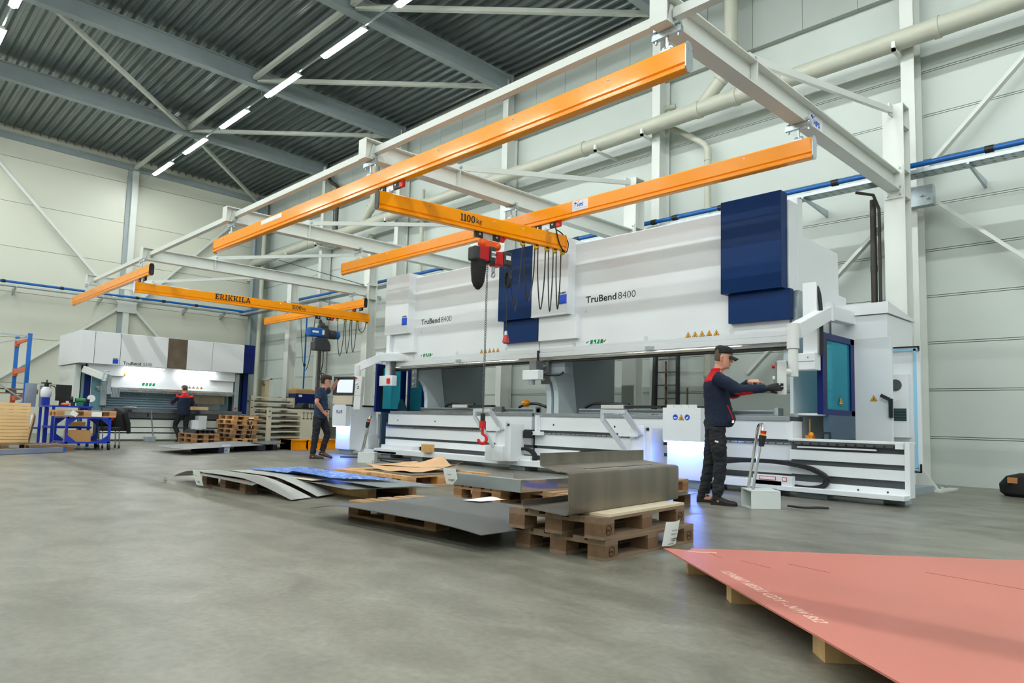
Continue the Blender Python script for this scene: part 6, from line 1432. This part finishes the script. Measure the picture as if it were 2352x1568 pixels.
# ---- blue cart with pallet on top
t = thing('blue_cart', 'blue steel trolley on castors carrying a pallet', 'trolley', (-18.8,4.35,0))
xs, ys = (-18.28,-19.36), (3.9,4.76)
for x in xs:
    for y in ys:
        MB().box(x-.025,x+.025,y-.025,y+.025,.17,.73).obj('post', BLUEF, t)
        c = MB().box(x-.03,x+.03,y-.02,y+.02,.1,.18).obj('castor_fork', GALV, t); MB().cyl((x+.03,y-.022,.07),(x+.03,y+.022,.07),.07,n=18).obj('castor_wheel', RUBBER, t, S30); 
for z in (.15,.71):
    MB().box(xs[1]-.03,xs[0]+.03,ys[0]-.03,ys[0]+.03,z,z+.04).obj('side_rail', BLUEF, t); MB().box(xs[1]-.03,xs[0]+.03,ys[1]-.03,ys[1]+.03,z,z+.04).obj('side_rail', BLUEF, t)
    for x in xs: MB().box(x-.03,x+.03,ys[0],ys[1],z,z+.04).obj('end_rail', BLUEF, t)
MB().box(xs[1],xs[0],ys[0],ys[1],.155,.175).obj('lower_shelf', mat('shelf_dark_blue', (22,30,60), .5), t)
for x in xs:
    for y, s in ((ys[0],1),(ys[1],-1)):
        for z, d in ((.19,1),(.71,-1)): MB().prism([(y,z),(y+s*.2,z),(y,z+d*.17)], 'yz', x-.01, x+.01).obj('corner_gusset', BLUEF, t)
pallet('new', -18.82, 4.32, .75, 90, 'fresh pallet lying on the blue trolley')
tag(MB().bar((-18.2,3.95,.86),(-18.17,4.06,.78),.02,.1).obj('order_paper', PAPER), 'tilted white paper hanging on the left of the trolley pallet', 'paper')
tag(MB().box(-18.21,-18.2,4.36,4.56,.76,.87).obj('order_paper', PAPER), 'white paper hanging in the middle of the trolley pallet', 'paper')
tag(MB().box(-18.9,-18.4,3.98,4.42,.176,.44).obj('cardboard_box', mat('carton_brown', (172,116,64), .75)), 'brown cardboard box on the lower shelf of the blue trolley', 'box')
tag(MB().box(-19.9,-19.5,4.2,4.55,.52,.62).obj('cardboard_box', mat('carton_yellow', (206,160,84), .75)), 'flat open carton behind the trolley posts', 'box')
# ---- blue workbench
t = thing('workbench', 'blue steel workbench with dark top behind the trolley', 'workbench', (-20.3,4.3,0))
for x in (-19.95,-20.75):
    for y in (3.95,4.72): MB().box(x-.03,x+.03,y-.03,y+.03,0,.98).obj('leg', BLUEF, t)
MB().box(-20.8,-19.9,3.9,4.78,.96,1.0).obj('bench_top', BLUEF, t); MB().box(-20.8,-19.9,3.9,4.78,.45,.5).obj('lower_shelf', BLUEF, t)
t = thing('steel_locker', 'open blue steel frame with grey panels left of the workbench', 'cabinet', (-21.5,3.9,0))
for y in (3.62,3.95,4.1): MB().box(-21.4,-21.35,y-.03,y+.03,0,1.0).obj('post', BLUEF, t)
MB().box(-21.5,-21.46,3.6,3.85,.95,1.55).box(-21.3,-21.27,3.88,4.12,.95,1.5).obj('panel', mat('panel_grey_blue', (140,150,166), .4, .3, var=.2, scale=2), t); MB().box(-21.5,-21.3,3.62,4.1,.4,.44).obj('shelf', BLUEF, t)
t = thing('sprayer', 'white pressure sprayer with black head on the blue frame', 'sprayer', (-20.9,3.98,1.2)); MB().ring_loft([[(-20.9+r*math.cos(a),3.95+r*math.sin(a),z) for a in [2*math.pi*i/14 for i in range(14)]] for z, r in ((1.2,.1),(1.24,.12),(1.38,.12),(1.46,.07))]).obj('tank', PLATE, t, S30)
MB().cyl((-20.9,3.95,1.46),(-20.9,3.95,1.56),.05).box(-20.92,-20.88,3.83,4.05,1.54,1.57).cyl((-20.9,3.95,1.57),(-20.9,3.95,1.64),.015).obj('pump_head', DARK, t); MB().tube(bez([(-20.85,4.02,1.5),(-20.8,4.12,1.45),(-20.7,4.15,1.2),(-20.3,4.3,1.0)],6),.014,6).obj('lance', DARK, t)
MB().box(-20.98,-20.82,3.87,4.03,1.0,1.2).obj('stand', BLUEF, t)
t = thing('monitor', 'black monitor seen from the back on the workbench', 'monitor', (-20.5,4.2,1.0)); MB().box(-20.55,-20.5,4.08,4.42,1.12,1.52).obj('screen_back', DARK, t, 0, .01); MB().box(-20.6,-20.45,4.18,4.3,1.0,1.14).obj('stand', DARK, t)
t = thing('bench_grinder', 'green bench grinder on the workbench', 'grinder', (-20.2,4.55,1.0)); MB().cyl((-20.2,4.45,1.14),(-20.2,4.66,1.14),.06).box(-20.26,-20.14,4.49,4.62,1.0,1.1).obj('motor', mat('grinder_green', (30,110,70), .4), t)
for y in (4.36,4.72): MB().cyl((-20.2,y-.03,1.15),(-20.2,y+.03,1.15),.085).obj('wheel_guard', DARK, t)
MB().cyl((-20.15,4.78,1.2),(-20.12,4.78,1.2),.09).obj('shield', PLATE, t)
tag(MB().sph((-20.0,4.2,1.03),(.06,.1,.04),10,6).obj('rag', ORANGE), 'orange rag on the workbench', 'rag')
tag(MB().cyl((-20.0,4.36,1.0),(-20.0,4.36,1.1),.05).obj('black_cup', DARK), 'small black cup on the workbench', 'cup')
for k, (y, m, h) in enumerate(((3.72,PLATE,.26),(3.95,BEIGE,.3))): tag(MB().cyl((-20.9,y,.5 if k == 0 else .0),(-20.9,y,.5+h if k == 0 else .5),.05).obj('spray_can', m), ('pale spray can on the blue frame shelf','cream canister below the blue frame shelf')[k], 'can')
tag(MB().bar((-20.4,3.55,0),(-20.9,3.75,.75),.03,.16).obj('wood_plank', WD['mid'][0]), 'brown plank leaning against the blue frame', 'plank')
# chair with jacket
t = thing('work_chair', 'black padded chair on chrome legs beside the trolley', 'chair', (-19.1,5.05,0)); MB().box(-19.35,-18.95,4.75,5.2,.42,.52).obj('seat', DARK, t, 0, .03); MB().box(-19.45,-19.38,4.8,5.2,.5,.9).obj('backrest', DARK, t, 0, .03)
for x in (-19.3,-18.98):
    for y in (4.8,5.16): MB().cyl((x,y,.42),(x,y+.02,.06),.014,n=8).obj('leg', RAILS, t); MB().cyl((x,y,.04),(x,y+.03,.04),.04,n=10).obj('castor', DARK, t)
t = thing('work_jacket', 'black jacket with red trim hanging beside the trolley', 'jacket', (-19.0,5.2,.6)); MB().ring_loft([[(-19.05+.1*k*math.cos(a),5.12+s*k*math.sin(a)+dy,z) for a in [2*math.pi*i/12 for i in range(12)]] for z, k, s, dy in ((.42,.9,.16,.08),(.6,1,.2,.04),(.8,1,.2,0),(.92,.7,.14,-.03),(.97,.3,.06,-.05))]).obj('jacket', BAGM, t, S30)
MB().tube(bez([(-18.93,4.98,.9),(-18.9,5.02,.8),(-18.92,4.96,.68)],5),.03,8).obj('red_trim', RED, t)
MB().tube([(-18.95,5.25,.85),(-18.93,5.33,.6),(-18.93,5.36,.36)],[.06,.06,.045],8).obj('sleeve', BAGM, t)
# plank stack on pallet at the left edge
pallet('old', -18.75, 2.8, 0, 90, 'weathered pallet under the pale plank stack at the left edge'); pallet('old', -18.3, 3.55, 0, 0, 'weathered pallet in front of the pale plank stack')
MP = mat('plank_pale_pine', (226,188,132), .6, var=.12, scale=1.5, stretch=(6,.6,4))
for k in range(12):
    o = MB().box(-19.0,-18.72,2.2,3.28-.004*((k*7)%3),.15+.0733*k,.15+.0733*(k+1)-.006).obj('pine_plank', MP, None, 0, .004)
    tag(o, 'pale pine plank in the neat stack at the left picture edge', 'plank', 'pine planks in the stack')
tag(MB().bar((-16.6,2.3,.06),(-17.45,3.65,.06),.12,.1).obj('aluminium_profile', GALS), 'aluminium profile with blue end cap lying at left', 'metal profile'); 
tag(MB().bar((-17.46,3.66,.06),(-17.5,3.72,.06),.1,.09).obj('end_cap', mat('cap_blue', (30,110,220), .4)), 'blue end cap on the aluminium profile', 'cap')
# blue and orange pallet rack
t = thing('pallet_rack', 'blue and orange pallet rack at the left edge', 'rack', (-24.5,4.0,0))
RB = mat('rack_blue', (20,104,190), .4, var=.05); RO = mat('rack_orange', (214,104,58), .5, var=.08)
for x, y in ((-24.45,4.12), (-25.9,4.05)): MB().box(x-.05,x+.05,y-.06,y+.04,0,3.08).obj('upright', RB, t)
for x, y in ((-24.45,2.0), (-25.9,2.0)): MB().box(x-.05,x+.05,y-.06,y+.04,0,3.08).obj('upright', RB, t)
for z in (2.95,2.05,1.25): MB().bar((-25.85,4.03,z-.05),(-24.5,4.1,z),.05,.14).obj('beam', RO, t); MB().box(-25.93,-25.8,3.98,4.1,z-.18,z+.05).obj('beam_clip', RO, t)
for a, b in (((-24.45,4.08,2.95),(-24.45,2.0,2.3)), ((-24.45,4.08,1.15),(-24.45,3.0,1.9)), ((-24.45,4.08,1.1),(-24.45,3.0,.6)), ((-24.45,4.08,3.0),(-24.45,2.0,3.02))): MB().bar(a,b,.03,.04).obj('brace', GALV, t)
pallet('old', -25.0, 3.85, 1.33, 90, 'weathered pallet lying on the blue rack')
